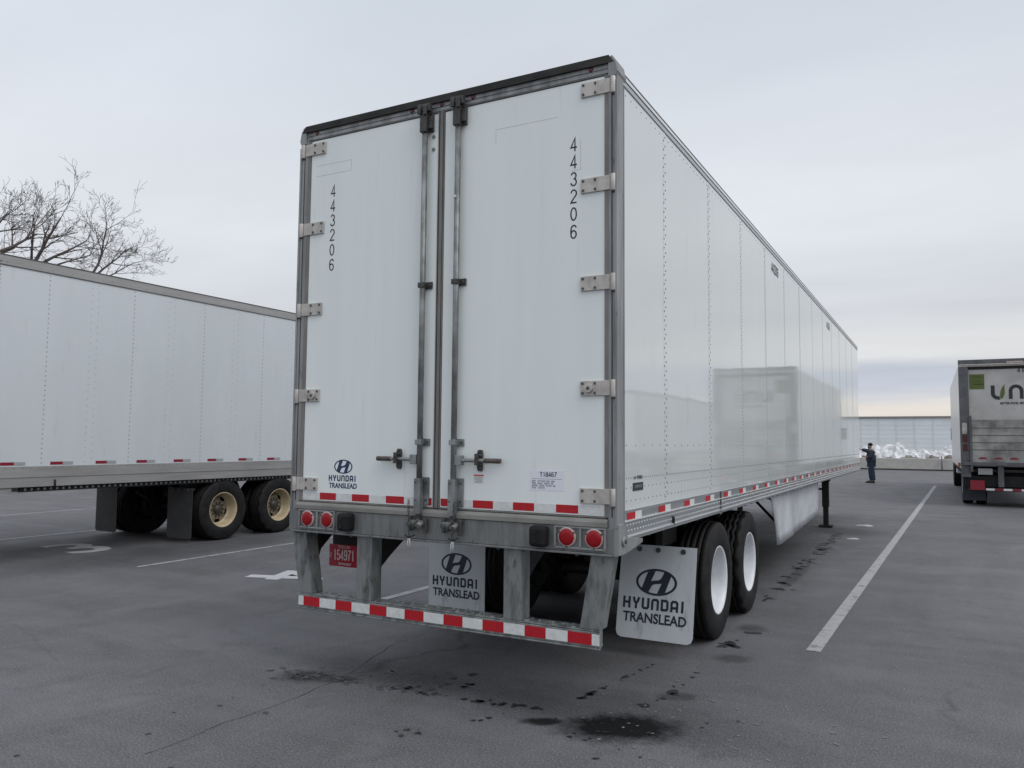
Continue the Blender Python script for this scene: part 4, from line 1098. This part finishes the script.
mb.build('wall', [M['corr'], M['cladseam']], wh)
mb = MB(); mb.box(-100.1, 95.1, -.10, 40.1, 3.701, 3.86, 0); mb.build('roof', M['cap'], wh)
mb = MB()
x = -99.5
while x < 95:
    mb.box(x, x+.05, -.03, -.0125, .8, 3.70, 0); x += 1.23
mb.build('cladding_joint', M['cladseam'], wh)
def snow_pile(label, x0, x1, h, seed, y=57.6, dirt=.3):
    mb = MB(); nx, ny = 70, 22; D = 2.6; vs_ = []
    for j in range(ny+1):
        for i in range(nx+1):
            u, v = i/nx, j/ny
            e = math.sin(math.pi*u)**.45 * math.sin(math.pi*v)**.7
            p = Vector((u*(x1-x0)*.75+seed, v*2.6, seed))
            k = .66+.40*mnoise.noise(p*1.0)+.5*(abs(mnoise.noise(p*2.3))-.2)+.24*mnoise.noise(p*5)+.12*mnoise.noise(p*11)
            vs_.append((x0+(x1-x0)*u+.15*mnoise.noise(p*6), y-D/2+D*v-.3*mnoise.noise(p*5), .70+max(0, h*e*k)))
    fs = [(j*(nx+1)+i, j*(nx+1)+i+1, (j+1)*(nx+1)+i+1, (j+1)*(nx+1)+i) for j in range(ny) for i in range(nx)]
    mb.add(vs_, fs, 0, True)
    return tag(mb.build('snow_pile', M['snowpile']), label, 'snow pile', 'snow piles along the far wall')
def snow_mat():
    m = mat('ploughed snow', (.74,.75,.77), .75, col2=(.55,.56,.58), nscale=2.5, bump=.5, bscale=4, bdist=.12)
    t = m.node_tree; b = t.nodes['Principled BSDF']; l = t.links.new
    src = b.inputs['Base Color'].links[0].from_socket
    g = N('ShaderNodeTexCoord', t); sp = N('ShaderNodeSeparateXYZ', t); l(g.outputs['Object'], sp.inputs[0])
    nz = N('ShaderNodeTexNoise', t); nz.inputs['Scale'].default_value = 1.3; nz.inputs['Detail'].default_value = 7; l(g.outputs['Object'], nz.inputs['Vector'])
    mrr = N('ShaderNodeMapRange', t); l(nz.outputs['Fac'], mrr.inputs['Value']); mrr.inputs['From Min'].default_value = .35; mrr.inputs['From Max'].default_value = .65; mrr.inputs['To Min'].default_value = .60; mrr.inputs['To Max'].default_value = 1.12
    lt = N('ShaderNodeMath', t, operation='LESS_THAN'); l(sp.outputs['Z'], lt.inputs[0]); l(mrr.outputs[0], lt.inputs[1])
    mi = N('ShaderNodeMix', t, data_type='RGBA'); l(lt.outputs[0], mi.inputs['Factor']); l(src, mi.inputs['A']); mi.inputs['B'].default_value = (.19,.175,.16,1)
    l(mi.outputs['Result'], b.inputs['Base Color']); return m
M['snowpile'] = snow_mat()
snow_pile('ploughed snow pile behind the standing person', -4.2, .9, 1.25, 3.3)
snow_pile('smaller snow pile between the person and the box truck', -.3, 1.6, .95, 9.1)
snow_pile('dirty snow pile beside the box truck', .9, 3.6, 1.2, 14.7)
for k, (a, b_) in enumerate(((-14, -7), (5, 11), (12, 20), (-26, -16))):
    snow_pile(('ploughed snow pile far left behind the trailers', 'ploughed snow pile hidden behind the box truck', 'ploughed snow pile at the far right', 'farthest left snow pile by the wall')[k], a, b_, 1.2, 21+3*k)
# thin pole beside the truck on the wall
mb = MB(); mb.cyl((1.72, wall_y-.2, 0), (1.72, wall_y-.2, 1.0), .035, 8); tag(mb.build('marker_post', M['truckframe']), 'thin grey post by the concrete wall beside the box truck', 'post')

# ------------------------------------------------------------------ bare trees
M['bark'] = mat('dark winter bark', (.065,.050,.046), .9, col2=(.10,.085,.08), nscale=12)
def bare_tree(label, loc, limbs, trunk_h, r0, seed):
    random.seed(seed)
    root = thing('bare_tree', label, 'tree', loc, 0, 'bare trees behind the left trailer')
    tr = MB(); pts = [(random.gauss(0,.03)*k, random.gauss(0,.03)*k, trunk_h*k/5-.05) for k in range(6)]
    tr.tube(pts, r0*1.25, 10, 0, True, r0*.8)
    tr.build('trunk', M['bark'], root)
    top = Vector(pts[-1]); cr_ = MB()
    def grow(p, d, length, r, depth):
        n = 5 if depth < 2 else 4; path = [p]; rs = [r]; q = p; dd = d.normalized(); segs = []
        for k in range(n):
            dd = (dd + Vector((random.gauss(0,.12), random.gauss(0,.12), random.gauss(0,.10)+.035))).normalized()
            q = q + dd*length/n; path.append(q); rs.append(max(.0045, r*(1-.68*(k+1)/n))); segs.append((q, dd, rs[-1]))
        cr_.tube(path, rs, 6 if depth < 2 else 3, 0, False)
        if depth >= 4: return
        cnt = (6, 5, 3, 2)[depth]
        for c in range(cnt):
            t = random.uniform(.18, 1.0); k = min(n-1, int(t*n)); q, d2, rr = segs[k]
            ax = d2.orthogonal().normalized(); ax.rotate(Matrix.Rotation(random.random()*6.28, 3, d2)) if False else None
            ax = Matrix.Rotation(random.random()*6.28, 3, d2) @ ax
            nd = Matrix.Rotation(R(random.uniform(22, 52)), 3, ax) @ d2
            grow(q, nd, length*random.uniform(.38, .62), max(.0055, rr*.60), depth+1)
    for (dy_, dz_, ln, rr) in limbs:
        grow(top, Vector((random.uniform(-.35,.35), dy_, dz_)), ln, rr, 0)
    cr_.build('crown', M['bark'], root)
    return root
bare_tree('bare tree with spreading limbs, middle of the three above the left trailer', (-24, 10.25, 0), [(.38,1,2.1,.070),(.9,.75,2.3,.06),(-.05,1,1.7,.05),(1.2,.45,2.0,.045)], 7.1, .15, 5)
bare_tree('bare tree with slender twigs, rightmost above the left trailer', (-24, 12.35, 0), [(.42,1,2.1,.055),(.85,.75,2.0,.05),(1.3,.30,1.9,.035)], 7.1, .12, 17)
bare_tree('bare tree cut by the left edge of the photo, leftmost above the left trailer', (-24, 8.2, 0), [(.8,.60,2.3,.08),(.55,.85,2.2,.07),(1.1,.40,1.9,.05),(.2,1,1.8,.06),(-.5,.9,2.0,.06)], 7.0, .16, 29)

# ------------------------------------------------------------------ person pointing at the trailer
def skin_obj(name, verts, edges, radii, m, parent=None, root_i=0, sub=2):
    me = bpy.data.meshes.new(name); me.from_pydata(verts, edges, []); me.update()
    o = bpy.data.objects.new(name, me); COL.objects.link(o)
    if parent: o.parent = parent
    sk = o.modifiers.new('skin', 'SKIN')
    if not me.skin_vertices: me.skin_vertices.new()
    for i, r_ in enumerate(radii):
        me.skin_vertices[0].data[i].radius = (r_, r_) if not isinstance(r_, tuple) else r_
    me.skin_vertices[0].data[root_i].use_root = True
    sb = o.modifiers.new('sub', 'SUBSURF'); sb.levels = sub; sb.render_levels = sub
    me.materials.append(m)
    for p in me.polygons: p.use_smooth = True
    return o
M['skin'] = mat('skin', (.42,.26,.19), .5, col2=(.36,.21,.15), nscale=15)
M['jacket'] = mat('dark navy jacket', (.018,.022,.040), .75, col2=(.03,.034,.055), nscale=9, bump=.4, bscale=25)
M['jeans'] = mat('blue jeans', (.016,.032,.062), .8, col2=(.012,.026,.05), nscale=12)
M['knit'] = mat('black knit', (.010,.010,.012), .85)
M['boots'] = mat('brown black boots', (.022,.016,.014), .6)
# faces -x; x forward is negative
P_ = thing('person', 'person in dark jacket, blue jeans and black beanie pointing at the trailer', 'person', (-1.06, 34.5, 0))
V = [(0,0,.95), (-.01,0,1.12), (-.01,0,1.32), (0,0,1.46), (-.01,0,1.53), (-.03,0,1.60), (-.035,0,1.69),           # 0-6 pelvis..head top
     (0,.10,.90), (-.05,.13,.50), (-.02,.15,.09), (-.15,.16,.04),                                              # 7-10 far leg
     (0,-.10,.90), (.05,-.13,.50), (.10,-.14,.09), (-.03,-.15,.04),                                             # 11-14 near leg
     (-.01,.19,1.42), (-.22,.20,1.44), (-.43,.19,1.50), (-.49,.19,1.52),                                        # 15-18 raised arm
     (0,-.19,1.41), (.03,-.22,1.14), (-.19,-.16,1.17), (-.25,-.15,1.18)]                                        # 19-22 other arm, forearm forward
Ed = [(0,1),(1,2),(2,3),(3,4),(4,5),(5,6),(0,7),(7,8),(8,9),(9,10),(0,11),(11,12),(12,13),(13,14),(3,15),(15,16),(16,17),(17,18),(3,19),(19,20),(20,21),(21,22)]
Rd = [(.13,.13),(.12,.12),(.14,.13),(.07,.07),(.055,.055),(.085,.075),(.07,.065), .085,.058,.042,.035, .085,.058,.042,.035, .055,.043,.032,.026, .055,.043,.032,.026]
body = skin_obj('body', V, Ed, Rd, M['skin'], P_)
skin_obj('trousers', [(0,0,.98),(0,.10,.88),(-.05,.13,.50),(-.02,.15,.11),(0,-.10,.88),(.05,-.13,.50),(.10,-.14,.11)], [(0,1),(1,2),(2,3),(0,4),(4,5),(5,6)], [.185,.135,.105,.088,.135,.105,.088], M['jeans'], P_)
skin_obj('jacket', [(0,0,.84),(-.01,0,1.12),(-.01,0,1.32),(0,0,1.45),(-.01,.17,1.41),(-.22,.20,1.44),(-.40,.19,1.49),(0,-.17,1.40),(.03,-.225,1.14),(-.16,-.17,1.165)],
         [(0,1),(1,2),(2,3),(3,4),(4,5),(5,6),(3,7),(7,8),(8,9)], [.235,.225,.235,.15,.125,.095,.07,.125,.10,.078], M['jacket'], P_)
for (x, y) in ((-.07,.155), (.05,-.145)):
    mb = MB(); pts = [(x-.20, 0), (x-.19, .055), (x-.12, .085), (x-.04, .11), (x+.07, .12), (x+.09, .07), (x+.085, 0)]
    mb.prism(pts, 'y', y-.05, y+.05); mb.build('shoe', M['boots'], P_, .02)
def blob(c, r, n=18):
    me = bmesh.new(); bmesh.ops.create_uvsphere(me, u_segments=n, v_segments=n//2+2, radius=1); mb = MB()
    vs_ = [(c[0]+v.co.x*r[0], c[1]+v.co.y*r[1], c[2]+v.co.z*r[2]) for v in me.verts]
    mb.add(vs_, [tuple(v.index for v in f.verts) for f in me.faces], 0, True); me.free(); return mb
mb = blob((-.02,0,1.715), (.108,.095,.085)); mb.tube([(.088*math.cos(t/3), .088*math.sin(t/3), 1.675) for t in range(0, 20)], .010, 6); mb.build('hat', M['knit'], P_)
mb = blob((-.075,0,1.575), (.055,.065,.055)); mb.build('beard', M['knit'], P_)
mb = MB(); mb.tube([(-.118,0,1.66),(-.145,0,1.635),(-.12,0,1.625)], [.012,.017,.014], 8); mb.build('nose', M['skin'], P_)
for y in (-.033, .033): blob((-.112,y,1.655), (.012,.014,.009), 8).build('eye', M['knit'], P_)
# hands with five fingers
for (hx, hy, hz, point) in ((-.50,.19,1.525, True), (-.26,-.15,1.185, False)):
    mb = blob((hx-.03,hy,hz), (.050,.020,.040), 12)
    for k in range(4):
        z = hz+.028-.019*k; ln = (.075,.085,.078,.06)[k]
        if point and k == 0: mb.tube([(hx-.065,hy,z),(hx-.105,hy,z+.008),(hx-.065-ln,hy,z+.014)], [.010,.009,.007], 6)
        else: mb.tube([(hx-.065,hy,z),(hx-.095,hy-.004,z),(hx-.105,hy+.022,z-.003),(hx-.08,hy+.034,z-.004)], [.010,.0095,.009,.007], 6)
    mb.tube([(hx-.01,hy-.005,hz+.03),(hx-.035,hy+.012,hz+.058),(hx-.06,hy+.018,hz+.062)], [.012,.010,.008], 6)
    mb.build('hand', M['skin'], P_)
